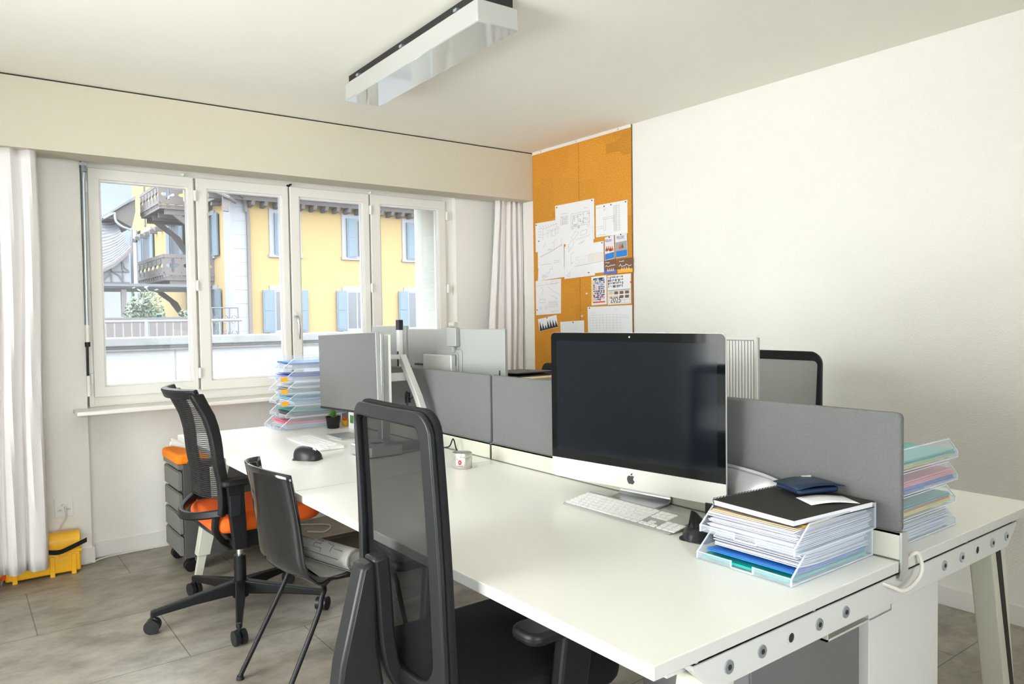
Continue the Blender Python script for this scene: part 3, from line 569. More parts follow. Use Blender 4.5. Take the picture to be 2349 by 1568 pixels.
for zf, y0, y1 in ((2.52, 21.75, 25.25), (4.56, 22.1, 24.65)):
    H = .66
    bm = B(); box(bm, 3.95, 5.3, y0, y1, zf - .07, zf + .05)
    for k in range(4):
        y = y0 + .05 + k * (y1 - y0 - .2) / 3; box(bm, 4.1, 5.3, y, y + .12, zf - .22, zf - .07)
        if k in (0, 3): prism(bm, [(4.3, zf - .22), (4.55, zf - .22), (5.05, zf - .62), (5.3, zf - 1.15), (5.3, zf - 1.4), (5.1, zf - 1.05), (4.8, zf - .6)], 'y', y + .01, y + .11)
    h = obj('balcony', bm, 'timber', t)
    bm = B()
    for a0, c0, ax, n in ((3.95, 5.3, 'y', 3), (y0, y1, 'x', 6)):
        pitch = (c0 - a0) / n; cst = y0 if ax == 'y' else 3.95
        for k in range(n):
            u0, u1 = a0 + pitch * k, a0 + pitch * (k + 1); um = (u0 + u1) / 2; z0, z1 = zf + .13, zf + H - .10; zm = (z0 + z1) / 2; O, I = [], []
            for q in range(32):
                th = q / 32 * 2 * pi; cx, cz = cos(th), sin(th); f = min((pitch / 2) / max(abs(cx), 1e-6), ((z1 - z0) / 2) / max(abs(cz), 1e-6)); O.append((um + cx * f, zm + cz * f))
                rr = (.66 + .30 * cos(4 * th)) * .92; I.append((um + cx * rr * pitch / 2 * .92, zm + cz * rr * (z1 - z0) / 2 * 1.05))
            ringprism(bm, O, I, ax, cst - .02, cst + .02)
        for z0, z1 in ((zf + H - .10, zf + H), (zf + .07, zf + .13)):
            if ax == 'y': box(bm, a0, c0, cst - .03, cst + .03, z0, z1)
            else: box(bm, cst - .03, cst + .03, a0, c0, z0, z1)
        for k in range(n * 2 + 1):
            u = a0 + (c0 - a0) * k / (n * 2)
            if ax == 'y': box(bm, u - .03, u + .03, cst - .02, cst + .02, zf, zf + .1)
            else: box(bm, cst - .02, cst + .02, u - .03, u + .03, zf, zf + .1)
    obj('fretwork_railing', bm, 'timber', h)
# old barn
t = thing('slate_barn', (2.6, 23, .28), 'old half timbered barn with a grey slate roof left of the yellow house', 'barn')
bm = B(); prism(bm, [(-1.5, .28), (3.12, .28), (3.12, 3.2), (2.36, 2.62), (-1.5, 1.5)], 'y', 22.05, 24.6); obj('walls', bm, 'exwhite', t)
bm = B()
for q in (((1.0, 2.37), (3.12, 2.38)), ((1.0, 2.66), (3.12, 2.68)), ((2.67, 2.38), (2.67, 2.82)), ((2.95, 2.38), (2.95, 3.02)), ((2.44, 2.38), (2.55, 2.52), (2.66, 2.62)), ((2.72, 2.66), (2.85, 2.58), (2.94, 2.42)), ((2.93, 2.98), (3.0, 2.78), (3.10, 2.70)), ((2.48, 2.68), (2.56, 2.74), (2.68, 2.84))):
    tube(bm, [(x, 22.02, z) for x, z in q], .022, 4)
obj('half_timbering', bm, 'iron', t)
lo = [(-2.0, 1.35), (1.0, 2.0), (2.367, 2.656), (2.693, 2.834), (2.917, 3.035), (3.145, 3.288)]; hi = [(-2.2, 4.2), (1.0, 4.25), (2.75, 4.33), (3.0, 4.34), (3.2, 4.36), (3.30, 4.39)]
bm = B()
def roofp(i, q, dz=0):
    a, c = lo[i], hi[i]; return Vector((a[0] + (c[0] - a[0]) * q, 21.8 + 3.2 * q, a[1] + (c[1] - a[1]) * q + dz + .10 * sin(q * pi) * -1.2))
NR = 15
for r_ in range(NR):   # courses of slates, each lapping over the one below
    q0, q1 = r_ / NR, (r_ + 1.15) / NR
    for i in range(len(lo) - 1):
        A_ = [roofp(i, q0, .05), roofp(i + 1, q0, .05), roofp(i + 1, q1, .0), roofp(i, q1, .0)]; hexa(bm, A_, [p + Vector((0, 0, .045)) for p in A_])
obj('slate_roof', bm, 'slate', t)
bm = B()
for i in range(len(lo) - 1):
    A_ = [roofp(i, 0, .0), roofp(i + 1, 0, .0), roofp(i + 1, .03, .0), roofp(i, .03, .0)]; hexa(bm, [p + Vector((0, -.05, -.06)) for p in A_], [p + Vector((0, -.05, .05)) for p in A_])
obj('verge_board', bm, 'timber', t)
t = thing('gable_roof', (3.3, 25, 4.2), 'dark timber eaves with slate edge and white gutter left of the yellow house', 'roof')
bm = B(); prism(bm, [(2.84, 4.35), (3.19, 4.63), (3.675, 4.97), (3.675, 4.6), (3.565, 4.13), (3.19, 4.345)], 'y', 24.0, 26.0); obj('timber_soffit', bm, 'timber', t)
bm = B(); hexa(bm, [(2.80, 23.9, 4.36), (3.675, 23.9, 4.99), (3.675, 26.2, 4.99), (2.80, 26.2, 4.36)], [(2.80, 23.9, 4.42), (3.675, 23.9, 5.07), (3.675, 26.2, 5.07), (2.80, 26.2, 4.42)]); obj('slate_edge', bm, 'slate', t)
bm = B(); tube(bm, smooth_path([(2.80, 23.9, 4.33), (3.08, 23.9, 4.50), (3.10, 23.9, 4.40), (3.14, 23.9, 4.25), (3.30, 23.9, 4.12), (3.49, 23.9, 4.04), (3.525, 23.9, 3.9), (3.52, 23.9, 2.5), (3.52, 23.9, .3)]), .035, 8); obj('gutter_pipe', bm, 'exwhite', t, smooth=True)
t = thing('pergola', (2.5, 17, .28), 'covered pergola canopy above the bushes outside', 'pergola')
bm = B(); hexa(bm, [(-1, 16.9, 1.99), (3.75, 16.9, 2.03), (3.75, 18.5, 2.0), (-1, 18.5, 1.98)], [(-1, 16.9, 2.06), (3.75, 16.9, 2.07), (3.75, 18.5, 2.06), (-1, 18.5, 2.05)]); obj('canopy', bm, 'concrete', t)
bm = B(); box(bm, -1, 3.8, 16.8, 16.9, 2.05, 2.11); obj('front_beam', bm, 'iron', t)
for x in (-.5, 2.1, 3.6):
    bm = B(); box(bm, x - .05, x + .05, 16.9, 17, .28, 1.99); obj('post', bm, 'timber', t)
def bush(cx, cy, rx, rz, label, seed):
    rnd = random.Random(seed); bm = B()
    for k in range(2600):
        a, b_ = rnd.uniform(0, 2 * pi), math.acos(rnd.uniform(-.2, 1)); q = rnd.uniform(.55, 1) ** .5
        q *= 1 + .12 * sin(5 * a + seed) * sin(4 * b_)
        c = Vector((cx + rx * q * sin(b_) * cos(a), cy + .6 * rx * q * sin(b_) * sin(a), .30 + .15 + rz * q * cos(b_)))
        d = Vector((rnd.uniform(-1, 1), rnd.uniform(-1, 1), rnd.uniform(-.5, 1))).normalized() * .055; e = d.orthogonal().normalized() * .022
        vs = [bm.verts.new(p) for p in (c - d, c + e, c + d, c - e)]; bm.faces.new(vs)
    r = thing('laurel_bush', (cx, cy, .28), label, 'bush')
    tag(obj('foliage', bm, 'exleaf', r), kind='stuff')
    bm = B()
    for k in range(4): tube(bm, [(cx + .03 * k, cy, .26), (cx + rx * .4 * cos(k * 1.6), cy + .1 * sin(k * 1.6), .3 + rz * .6)], [.03, .012], 6)
    obj('stems', bm, 'timber', r)
bush(.98, 15.1, .5, 1.30, 'green bush at the left edge of the leftmost pane', 1)
bush(2.05, 14.6, .52, 1.42, 'full green bush in the middle of the leftmost pane', 2)
bush(3.0, 15.6, .32, 1.0, 'small green bush near the right side of the leftmost pane', 3)
bm = B()
def fn(u, v):
    x = -160 + 420 * u; y = 110 + 160 * v; return (x, y, -2 + (96 * v ** .8) * (1 - .35 * u) + 5 * sin(x * .05) + 3 * sin(x * .13 + y * .1))
grid(bm, fn, 60, 30); tag(obj('hillside', bm, 'hill', smooth=True), kind='structure')
# ================================================================== DESKS
DZ = .735
bench = thing('bench_desk', (.806, 1.56, 0), 'large white bench desk of four tops standing in the middle of the office', 'desk')
tops = [(0, .800, 0, 1.557), (0, .800, 1.560, 3.113), (.832, 1.612, 0, 1.557), (.832, 1.612, 1.560, 3.113)]
for a in tops:
    bm = B(); box(bm, *a, DZ - .025, DZ); o = obj('desktop', bm, 'desk', bench, bev=.0025)
    o.data.materials.append(M['deskedge'])
    for p in o.data.polygons:
        if abs(p.normal.z) < .5: p.material_index = 1
bm = B(); box(bm, .11, 1.49, .10, .16, .64, .70); 
for fy in (0, 1):
    bm = B(); y = .010 if fy == 0 else 3.083
    prism(bm, [(.107, .700), (.107, .690), (.165, .640), (1.435, .640), (1.497, .690), (1.497, .700)], 'y', y, y + .02)
    box(bm, .107, 1.497, y, y + .055, .697, .700)
    for x in (.12, .48, .82, 1.18, 1.48): box(bm, x - .004, x + .004, y + .002, y + .02, .70, .71)
    o = obj('end_beam', bm, 'beam', bench, bev=.0015)
    if fy == 0:
        for k, x in enumerate((.203, .301, .394, .492, .592, 1.047, 1.145, 1.236, 1.333, 1.426)):
            if k in (2, 7):
                bm = B(); cyl(bm, (x, y + .001, .671), (x, y - .0008, .671), .0095, n=20); obj('bolt_hole', bm, 'rubber', o)
                bm = B(); ringprism(bm, [(x + .0125 * cos(q * pi / 10), .671 + .0125 * sin(q * pi / 10)) for q in range(20)], [(x + .0095 * cos(q * pi / 10), .671 + .0095 * sin(q * pi / 10)) for q in range(20)], 'y', y - .002, y + .001); obj('hole_rim', bm, 'beam', o)
            else:
                bm = B(); cyl(bm, (x, y + .001, .671), (x, y - .003, .671), .0125, n=20); ob = obj('bolt', bm, 'zinc', o, bev=.0008)
                bm = B(); cyl(bm, (x, y - .003, .671), (x, y - .0036, .671), .0055, n=6); obj('hex_socket', bm, 'rubber', o)
bm = B(); box(bm, .11, .16, .07, 3.08, .655, .705); obj('side_rail', bm, 'beam', bench)
bm = B(); box(bm, 1.44, 1.49, .07, 3.08, .655, .705); obj('side_rail', bm, 'beam', bench)
bm = B(); box(bm, .34, 1.26, 1.53, 1.59, .65, .705); obj('middle_beam', bm, 'beam', bench)
bm = B(); box(bm, .66, .95, .09, 3.02, .56, .565); box(bm, .66, .665, .09, 3.02, .56, .64); box(bm, .945, .95, .09, 3.02, .56, .64); obj('cable_tray', bm, 'steel', bench)
for y in (.055, 3.07):
    for s in (-1, 1):
        xt, xb = (1.41, 1.545) if s > 0 else (.20, .065)
        hw = .047
        bm = B(); A = lambda x, z, w_: [(x - w_, y - .03, z), (x + w_, y - .03, z), (x + w_, y + .03, z), (x - w_, y + .03, z)]
        xm = xb + (xt - xb) * .18; hexa(bm, A(xm, .135, .030), A(xt, .655, hw)); o = obj('leg', bm, 'steel', bench, bev=.003)
        bm = B(); hexa(bm, [(xb + s * -.026 - .009, y - .0315, .20), (xb - s * .026 + .013, y - .0315, .20), (xb - s * .026 + .013, y - .0295, .20), (xb - s * .026 - .009, y - .0295, .20)], [(xt - .016, y - .0315, .638), (xt + .014, y - .0315, .638), (xt + .014, y - .0295, .638), (xt - .016, y - .0295, .638)]); 
        if y > 1: bmesh.ops.transform(bm, matrix=Matrix.Translation((0, .061, 0)), verts=bm.verts)
        obj('dark_slot', bm, 'rubber', o)
        bm = B(); hexa(bm, [(p[0], y + (p[1] - y) * .5, p[2]) for p in A(xb, .02, .015)], [(p[0], y + (p[1] - y) * .5, p[2]) for p in A(xm, .137, .018)]); obj('inner_tube', bm, 'steel', o)
        bm = B(); cyl(bm, (xb, y, 0), (xb, y, .02), .025); obj('levelling_foot', bm, 'steel', o, smooth=True)
# dividers
def divider(y0, y1, label):
    t = thing('desk_divider', (.812, (y0 + y1) / 2, DZ - .03), label, 'divider')
    bm = B(); prism(bm, rrect(y0, y1, .797, 1.066, .012, 4), 'x', .806, .824); obj('felt_panel', bm, 'felt', t, bev=.006, seg=3, smooth=True)
    bm = B(); box(bm, .802, .806, y0 + .0, y1, .728, .797); box(bm, .802, .828, y0, y1, .793, .797); box(bm, .824, .828, y0, y1, .728, .797); obj('bottom_rail', bm, 'steel', t)
    bm = B(); box(bm, .800, .8022, y0, y1, .7352, .738); obj('rail_lip', bm, 'felt', t)
    return t
d1 = divider(.000, 1.572, 'grey felt divider nearest the camera, behind the silver desktop computer')
d2 = divider(1.586, 3.10, 'grey felt divider farther back, nearest the window')
bm = B(); box(bm, .801, .831, -.006, .0, .690, .800); obj('end_bracket', bm, 'alu', d1, bev=.001)
t = thing('cable_loop', (.86, .0, .69), 'white cable hanging in a loop off the near end of the bench desk', 'cable')
bm = B(); tube(bm, smooth_path([(.845, .03, .70), (.850, -.008, .745), (.868, -.014, .735), (.872, -.016, .705), (.85, -.014, .683), (.80, -.010, .672), (.76, .0, .688), (.74, .03, .70)]), .0045, 8); obj('cord', bm, 'cable', t, smooth=True)
# storage under the near end
t = thing('grey_pedestal', (.62, .35, 0), 'grey steel pedestal under the near end of the desk, left of the white one', 'cabinet')
bm = B(); box(bm, .40, .835, .11, .40, .03, .615); obj('body', bm, 'cabg', t, bev=.002)
bm = B(); box(bm, .405, .822, .107, .111, .05, .61); obj('side_panel', bm, 'cabg', t, bev=.002)
bm = B(); box(bm, .42, .81, .13, .38, 0, .03); obj('plinth', bm, 'rubber', t)
t = thing('white_cabinet', (1.08, .35, 0), 'white cabinet under the near end of the desk with metal hinges on its right edge', 'cabinet')
bm = B(); box(bm, .842, 1.20, .09, .62, .03, .63); obj('body', bm, 'cabw', t, bev=.002)
bm = B(); box(bm, 1.20, 1.214, .095, .62, .05, .62); o = obj('door', bm, 'cabw', t, bev=.002)
for z in (.52, .50, .39, .22):
    bm = B(); box(bm, 1.214, 1.224, .10, .118, z - .006, z + .006); cyl(bm, (1.222, .105, z - .012), (1.222, .105, z + .012), .004, n=10); obj('hinge', bm, 'alu', t)
bm = B(); box(bm, .86, 1.18, .11, .6, 0, .03); obj('plinth', bm, 'rubber', t)
# drawer pedestal at the window
t = thing('drawer_pedestal', (.33, 3.40, 0), 'dark grey drawer unit on castors with an orange cushion, beneath the window', 'cabinet')
CX0, CX1, CY0, CY1 = .03, .60, 3.24, 3.575
bm = B(); box(bm, CX0 + .02, CX1, CY0, CY1, .075, .56); obj('body', bm, 'cabdark', t, bev=.002)
for k in range(4):
    z0 = .09 + k * .112; bm = B(); box(bm, CX0, CX0 + .018, CY0 + .012, CY1 - .006, z0, z0 + .092); o = obj('drawer', bm, 'cab', t, bev=.002)
    bm = B(); box(bm, CX0 + .004, CX0 + .012, CY0 + .012, CY1 - .006, z0 + .093, z0 + .098); obj('grip_edge', bm, 'cab', o)
bm = B(); box(bm, CX0 - .002, CX0 + .02, CY0, CY1, .538, .56); obj('top_rim', bm, 'cab', t)
bm = B(); prism(bm, rrect(CX0 - .012, CX1, CY0 - .004, CY1 + .004, .03, 4), 'z', .56, .612); obj('cushion', bm, 'orange2', t, bev=.016, seg=4, smooth=True)
for x in (CX0 + .05, CX1 - .06):
    for y in (CY0 + .03, CY1 - .03):
        bm = B(); cyl(bm, (x, y - .022, .031), (x, y - .006, .031), .031, n=20); cyl(bm, (x, y + .006, .031), (x, y + .022, .031), .031, n=20); box(bm, x - .012, x + .02, y - .008, y + .008, .03, .076); obj('castor', bm, 'black', t, smooth=True)
# ================================================================== CHAIRS
def castors_and_legs(t, R=.362, ang0=180, hub=.125):
    for k in range(5):
        a = radians(ang0 + 72 * k); ca, sa = cos(a), sin(a); e = Vector((ca, sa, 0)); s = Vector((-sa, ca, 0))
        bm = B()
        def sec(r, z0, z1, w_): return [tuple(e * r + s * w_ * q + Vector((0, 0, z))) for q, z in ((-1, z0), (1, z0), (1, z1), (-1, z1))]
        S0, S1, S2 = sec(.02, .085, hub + .02, .022), sec(.2, .08, .118, .017), sec(R + .005, .066, .092, .012)
        V = [[bm.verts.new(p) for p in q] for q in (S0, S1, S2)]
        for A_, C_ in zip(V, V[1:]):
            for j in range(4): bm.faces.new((A_[j], A_[(j + 1) % 4], C_[(j + 1) % 4], C_[j]))
        bm.faces.new(V[0][::-1]); bm.faces.new(V[2])
        obj('leg', bm, 'black', t, local=True, bev=.005)
        bm = B(); b2 = a + 1.1 + .9 * k; f = Vector((cos(b2), sin(b2), 0)); c = e * R + Vector((0, 0, .030))
        for q in (-1, 1): cyl(bm, c + f * .006 * q, c + f * .024 * q, .030, n=24)
        cyl(bm, e * R + Vector((0, 0, .025)), e * R + Vector((0, 0, .085)), .008, n=10)
        g = Vector((-f.y, f.x, 0)); tube(bm, [c + Vector((0, 0, .0)), c + g * .018 + Vector((0, 0, .024)), c + Vector((0, 0, .034))], .007, 6)
        obj('castor', bm, 'dgrey', t, local=True, smooth=True)
def gas(t, ztop):
    bm = B(); cyl(bm, (0, 0, .07), (0, 0, .145), .034); cyl(bm, (0, 0, .12), (0, 0, .255), .026); obj('column_sleeve', bm, 'black', t, local=True, smooth=True)
    bm = B(); cyl(bm, (0, 0, .25), (0, 0, ztop), .0135); obj('gas_column', bm, 'chrome', t, local=True, smooth=True)
# --- A: task chair with striped mesh back and orange seat (faces +x)
A = thing('task_chair', (.119, 2.556, 0), 'office chair with an orange seat and a striped mesh back, by the drawer unit', 'chair')
castors_and_legs(A, .362, 180); gas(A, .34)
prof = [(1.005, -.100), (.96, -.080), (.91, -.055), (.845, -.036), (.78, -.028), (.72, -.024), (.64, -.008), (.56, -.004), (.50, -.008)]
def px(z):
    for (z1, x1), (z0, x0) in zip(prof, prof[1:]):
        if z >= z0: return x0 + (x1 - x0) * (z - z0) / (z1 - z0)
    return prof[-1][1]
def bA(s, z, off=0): # s in -1..1 across
    hw = .195 + .018 * min(1, (1.0 - z) / .25); bulge = .070 * (1 - s * s)
    return Vector((px(z) - bulge - .119 + off, hw * s - .035, z))
bm = B(); grid(bm, lambda u, v: bA(-1 + 2 * u, .99 - .43 * v, .004), 16, 20); obj('mesh_back', bm, 'meshA', A, local=True, smooth=True)
for s in (-1, 1):
    zs = [1.0 - .045 * k for k in range(12)]
    bm = B(); pts = [bA(s * .97, z) for z in zs]; strip(bm, pts, [Vector((.052 - .010 * min(1, k / 6), .024 * -s, 0)) for k in range(12)], .026); obj('side_frame', bm, 'black', A, local=True, bev=.006, smooth=True)
bm = B(); strip(bm, [bA(-1 + 2 * k / 16, 1.0) for k in range(17)], Vector((-.014, 0, .036)), .026); obj('top_frame', bm, 'black', A, local=True, bev=.005, smooth=True)
bm = B(); strip(bm, [bA(-1 + 2 * k / 16, .515 - .03 * (1 - (-1 + k / 8) ** 2), -.045 * (1 - (-1 + k / 8) ** 2)) for k in range(17)], Vector((.006, 0, .034)), .024); obj('lumbar_hoop', bm, 'black', A, local=True, bev=.006, smooth=True)
bm = B()
for s in (-1, 1):
    strip(bm, smooth_path([(-.145, s * .19, .50), (-.15, s * .185, .43), (-.115, s * .16, .375), (-.05, s * .09, .325), (0, s * .03, .315)]), (.0, .035, .0), .024)
box(bm, -.07, .09, -.06, .06, .30, .40); box(bm, -.05, .17, -.12, .12, .38, .41); obj('seat_mechanism', bm, 'black', A, local=True, bev=.004)
bm = B(); prism(bm, rrect(-.165, .315, -.225, .225, .09, 6), 'z', .412, .485); obj('seat', bm, 'orange', A, local=True, bev=.03, seg=5, smooth=True)
for s in (-1, 1):
    bm = B(); prism(bm, rrect(-.145, .10, s * .255 - .04, s * .255 + .04, .025, 4), 'z', .622, .650); o = obj('armrest', bm, 'black', A, local=True, bev=.008, smooth=True)
    bm = B(); hexa(bm, [(-.10, s * .255 - .015, .36), (-.045, s * .255 - .015, .36), (-.045, s * .255 + .015, .36), (-.10, s * .255 + .015, .36)], [(-.125, s * .255 - .018, .625), (-.055, s * .255 - .018, .625), (-.055, s * .255 + .018, .625), (-.125, s * .255 + .018, .625)])
    box(bm, -.09, -.03, min(s * .06, s * .26), max(s * .06, s * .26), .355, .385); obj('arm_support', bm, 'black', A, local=True, bev=.005)
    bm = B(); box(bm, -.115, -.07, s * .255 - .022, s * .255 + .022, .50, .585); obj('arm_button', bm, 'dgrey', A, local=True, bev=.003)
# --- B: glossy plastic shell chair
Bc = thing('shell_chair', (.137, 1.675, 0), 'chair with a glossy black plastic shell and thin black legs, drawing roll on its seat', 'chair')
sp = [(.803, -.185), (.75, -.176), (.67, -.164), (.59, -.155), (.52, -.150), (.475, -.138), (.445, -.105), (.432, -.05)]
def shell(u, v):
    s = -1 + 2 * u
    if v < .55:
        k = v / .55 * (len(sp) - 1); i = min(int(k), len(sp) - 2); f = k - i; z = sp[i][0] * (1 - f) + sp[i + 1][0] * f; x = sp[i][1] * (1 - f) + sp[i + 1][1] * f
        cur = 1 - max(0, (v - .35) / .2) * .75
    else:
        q = (v - .55) / .45; x = -.05 + .30 * q; z = .432 + .010 * sin(q * pi / 2) + (-.02 * max(0, q - .85) / .15); cur = .25 * (1 - q)
    hw = .205 + .015 * min(1, v * 2) ; zz = z + (.018 * (1 - s * s) if v < .3 else 0) * (1 - v / .3) + (.022 * s * s * s * s if v > .5 else 0)
    return Vector((x - (.075 + .012 * max(0, 1 - v * 2)) * cur * (1 - s * s) + .03, hw * s, zz))
bm = B(); grid(bm, shell, 18, 34); obj('seat_shell', bm, 'gloss', Bc, local=True, smooth=True, solid=.007)
for (x, s) in ((-.045, -1), (-.045, 1), (.20, -1), (.20, 1)):
    bm = B(); f = (-.237, s * .222) if x < 0 else (.27, s * .21)
    tube(bm, smooth_path([(x + .01, s * .10, .414), (x - .0, s * .17, .410), (x + (f[0] - x) * .08, s * .185, .385), (x + (f[0] - x) * .2, s * .19 + (f[1] - s * .19) * .15, .32), (f[0], f[1], .012)]), .0085, 10); o = obj('leg', bm, 'black', Bc, local=True, smooth=True)
    bm = B(); cyl(bm, (f[0], f[1], 0), (f[0], f[1], .014), .014, .011); obj('glide', bm, 'black', o, local=True, smooth=True)
bm = B(); box(bm, -.045, .21, -.10, -.08, .407, .422); box(bm, -.045, .21, .08, .10, .407, .422); obj('seat_bracket', bm, 'black', Bc, local=True)
Bc.rotation_euler = (0, 0, radians(-4.9))
t = thing('drawing_roll', (.13, 1.70, .444), 'rolled paper drawing lying on the seat of the glossy black chair', 'drawing')
bm = B(); c0, c1 = Vector((.085, 1.90, .4845)), Vector((.185, 1.50, .4845)); d = (c1 - c0).normalized(); e = d.orthogonal().normalized(); g = d.cross(e)
V0, V1 = [], []
for k in range(64):
    a = k / 63 * 2 * pi * 2.6; r = .040 - .013 * k / 63; V0.append(bm.verts.new(c0 + (e * cos(a) + g * sin(a)) * r)); V1.append(bm.verts.new(c1 + (e * cos(a) + g * sin(a)) * r))
for k in range(63): bm.faces.new((V0[k], V0[k + 1], V1[k + 1], V1[k]))
obj('paper', bm, 'roll', t, smooth=True, solid=.0008)
bm = B()
for q in ((.15, .35, 2.3), (.30, .30, 2.2), (.5, .42, 2.35), (.52, .52, 2.5), (.62, .38, 2.4), (.75, .45, 2.2), (.35, .5, 2.6)):
    pass
w1 = Vector((0, 0, 1)); w2 = d.cross(w1).normalized(); w2 = w2 if w2.x < 0 else -w2
def onroll(f, a): return c0.lerp(c1, f) + (w1 * cos(radians(a)) + w2 * sin(radians(a))) * .0412
for q in (((.12, 30), (.12, 55), (.20, 55), (.20, 30), (.12, 30)), ((.14, 36), (.18, 48)), ((.14, 48), (.18, 36)), ((.55, 15), (.62, 15), (.62, 35), (.55, 35), (.55, 55), (.66, 55), (.66, 75)), ((.05, 70), (.5, 72)), ((.3, 10), (.3, 60)), ((.7, 20), (.78, 24), (.78, 60)), ((.4, 80), (.9, 84)), ((.25, 20), (.5, 22)), ((.8, 40), (.92, 42))):
    pts = []
    for (fa, aa), (fb, ab) in zip(q, q[1:]):
        for k in range(5): pts.append(onroll(fa + (fb - fa) * k / 5, aa + (ab - aa) * k / 5))
    pts.append(onroll(*q[-1])); tube(bm, pts, .0009, 4)
obj('plan_lines', bm, 'pencil', t)
t = thing('drawing_sheet', (.2, 1.78, .436), 'flat drawing sheet curling over the seat beneath the paper roll', 'drawing')
bm = B(); grid(bm, lambda u, v: Vector((.075 + .28 * u, 1.52 + .30 * v, .4425 + .001 * sin(u * 5) * sin(v * 6) + .03 * max(0, v - .9))), 12, 12); obj('paper', bm, 'roll', t, smooth=True, solid=.001)
# --- C, D, E: black mesh office chairs (face +x)
def mesh_chair(loc, rz, label, drop=0, cloth='meshC', base_ang=200):
    t = thing('mesh_office_chair', loc, label, 'chair', rz=rz); castors_and_legs(t, .33, base_ang); gas(t, .36)
    Z = lambda z: z - drop
    T = Matrix.Translation(Vector((-.27, 0, 0)))
    n = 6
    outer = rrect(-.200, .188, Z(.455), Z(1.098), [.085, .085, .045, .045], n)
    inner = rrect(-.160, .176, Z(.520), Z(1.066), [.06, .06, .02, .02], n)
    cl = lambda v: max(0, min(1, v))
    inner = [(y + .026 * cl((z - Z(.80)) / .26) if y < 0 else y - .02 * cl((Z(.95) - z) / .4) - .006 * cl((z - Z(.80)) / .3), z) for y, z in inner]
    outer = [(y + .030 * cl((z - Z(.78)) / .32) if y < 0 else y - .006 * cl((z - Z(.80)) / .3), z) for y, z in outer]
    lean = lambda v: v
    def shape(o):
        for v in o.data.vertices:
            z = v.co.z + drop; v.co.x += .022 * max(0, (.80 - z)) * -1.2 * 0 + (-.010 * max(0, (z - .75) / .35) ** 1.5) + .010 * (abs(v.co.y) / .2) ** 2
    def ringsub(bm_out, a, b_, nm_, m_, bev_):
        bm = B(); 
        def dens(L):
            out = []
            for i in range(len(L)):
                p, q = L[i], L[(i + 1) % len(L)]; k = max(1, int(math.hypot(q[0] - p[0], q[1] - p[1]) / .05))
                out += [(p[0] + (q[0] - p[0]) * j / 8, p[1] + (q[1] - p[1]) * j / 8) for j in range(8)] if k > 1 else [p]
            return out
        O, I = bm_out; O2, I2 = [], []
        for i in range(len(O)):
            j = (i + 1) % len(O); k = 8 if math.hypot(O[j][0] - O[i][0], O[j][1] - O[i][1]) > .08 else 1
            for q in range(k): f = q / k; O2.append((O[i][0] + (O[j][0] - O[i][0]) * f, O[i][1] + (O[j][1] - O[i][1]) * f)); I2.append((I[i][0] + (I[j][0] - I[i][0]) * f, I[i][1] + (I[j][1] - I[i][1]) * f))
        ringprism(bm, O2, I2, 'x', a, b_, T); o = obj(nm_, bm, m_, t, local=True, bev=bev_, smooth=True, seg=3); shape(o); return o
    ringsub((outer, inner), .000, .015, 'back_frame', 'dgrey', .004)
    out2 = [(y * 1.015, z + (.006 if z > Z(.8) else -.004)) for y, z in outer]; in2 = [(y * 1.02, z) for y, z in inner]
    ringsub((out2, in2), .016, .034, 'back_cushion_edge', 'blackfab', .006)
    bm = B(); grid(bm, lambda u, v: Vector((-.27 + .018, -.168 + .35 * u, Z(.51) + .56 * v)), 10, 14); o = obj('mesh_back', bm, cloth, t, local=True, smooth=True); shape(o)
    # spine behind the back
    bm = B(); strip(bm, smooth_path([(-.306, -.0, Z(.775)), (-.300, -.0, Z(.70)), (-.292, -.0, Z(.58)), (-.270, -.0, Z(.50)), (-.20, 0, Z(.42))]), (0, .052, 0), .038); obj('back_rail', bm, 'dgrey', t, local=True, bev=.007, smooth=True)
    bm = B(); prism(bm, [(-.352, Z(.762)), (-.322, Z(.770)), (-.318, Z(.58)), (-.300, Z(.46)), (-.12, Z(.36)), (-.12, Z(.32)), (-.30, Z(.34)), (-.42, Z(.46)), (-.405, Z(.56))], 'y', -.028, .03); obj('spine', bm, 'dgrey', t, local=True, bev=.009, smooth=True)
    bm = B(); prism(bm, rrect(-.23, .24, -.245, .245, .08, 6), 'z', Z(.42), Z(.50)); obj('seat', bm, 'blackfab', t, local=True, bev=.03, seg=4, smooth=True)
    bm = B(); box(bm, -.15, .12, -.11, .11, Z(.32), Z(.425)); box(bm, -.05, .03, -.27, .27, Z(.37), Z(.40)); obj('seat_mechanism', bm, 'black', t, local=True, bev=.01)
    for s in (-1, 1):
        bm = B(); prism(bm, rrect(-.13, .13, s * .285 - .045, s * .285 + .045, .03, 5), 'z', Z(.625), Z(.652)); obj('armrest', bm, 'black', t, local=True, bev=.01, seg=3, smooth=True)
        bm = B(); hexa(bm, [(-.05, s * .275 - .016, Z(.36)), (.03, s * .275 - .016, Z(.36)), (.03, s * .275 + .016, Z(.36)), (-.05, s * .275 + .016, Z(.36))], [(-.02, s * .285 - .018, Z(.628)), (.07, s * .285 - .018, Z(.628)), (.07, s * .285 + .018, Z(.628)), (-.02, s * .285 + .018, Z(.628))]); obj('arm_support', bm, 'black', t, local=True, bev=.008)
    return t
mesh_chair((.165, .682, 0), 0, 'black mesh office chair in the foreground, pushed under the nearest desktop')
mesh_chair((1.70, 1.05, 0), pi, 'black office chair with a grey mesh back beyond the silver computer, at the white wall', -.028, 'meshD', 20)
E_ = mesh_chair((1.66, 2.47, 0), pi - .1, 'black chair far back at the cork board with a brown jacket patch', .085, 'blackfab', 50)
bm = B(); prism(bm, rrect(-.14, .10, .80, .965, .03), 'x', -.235, -.205); obj('jacket', bm, 'brown', E_, local=True, bev=.008, smooth=True)
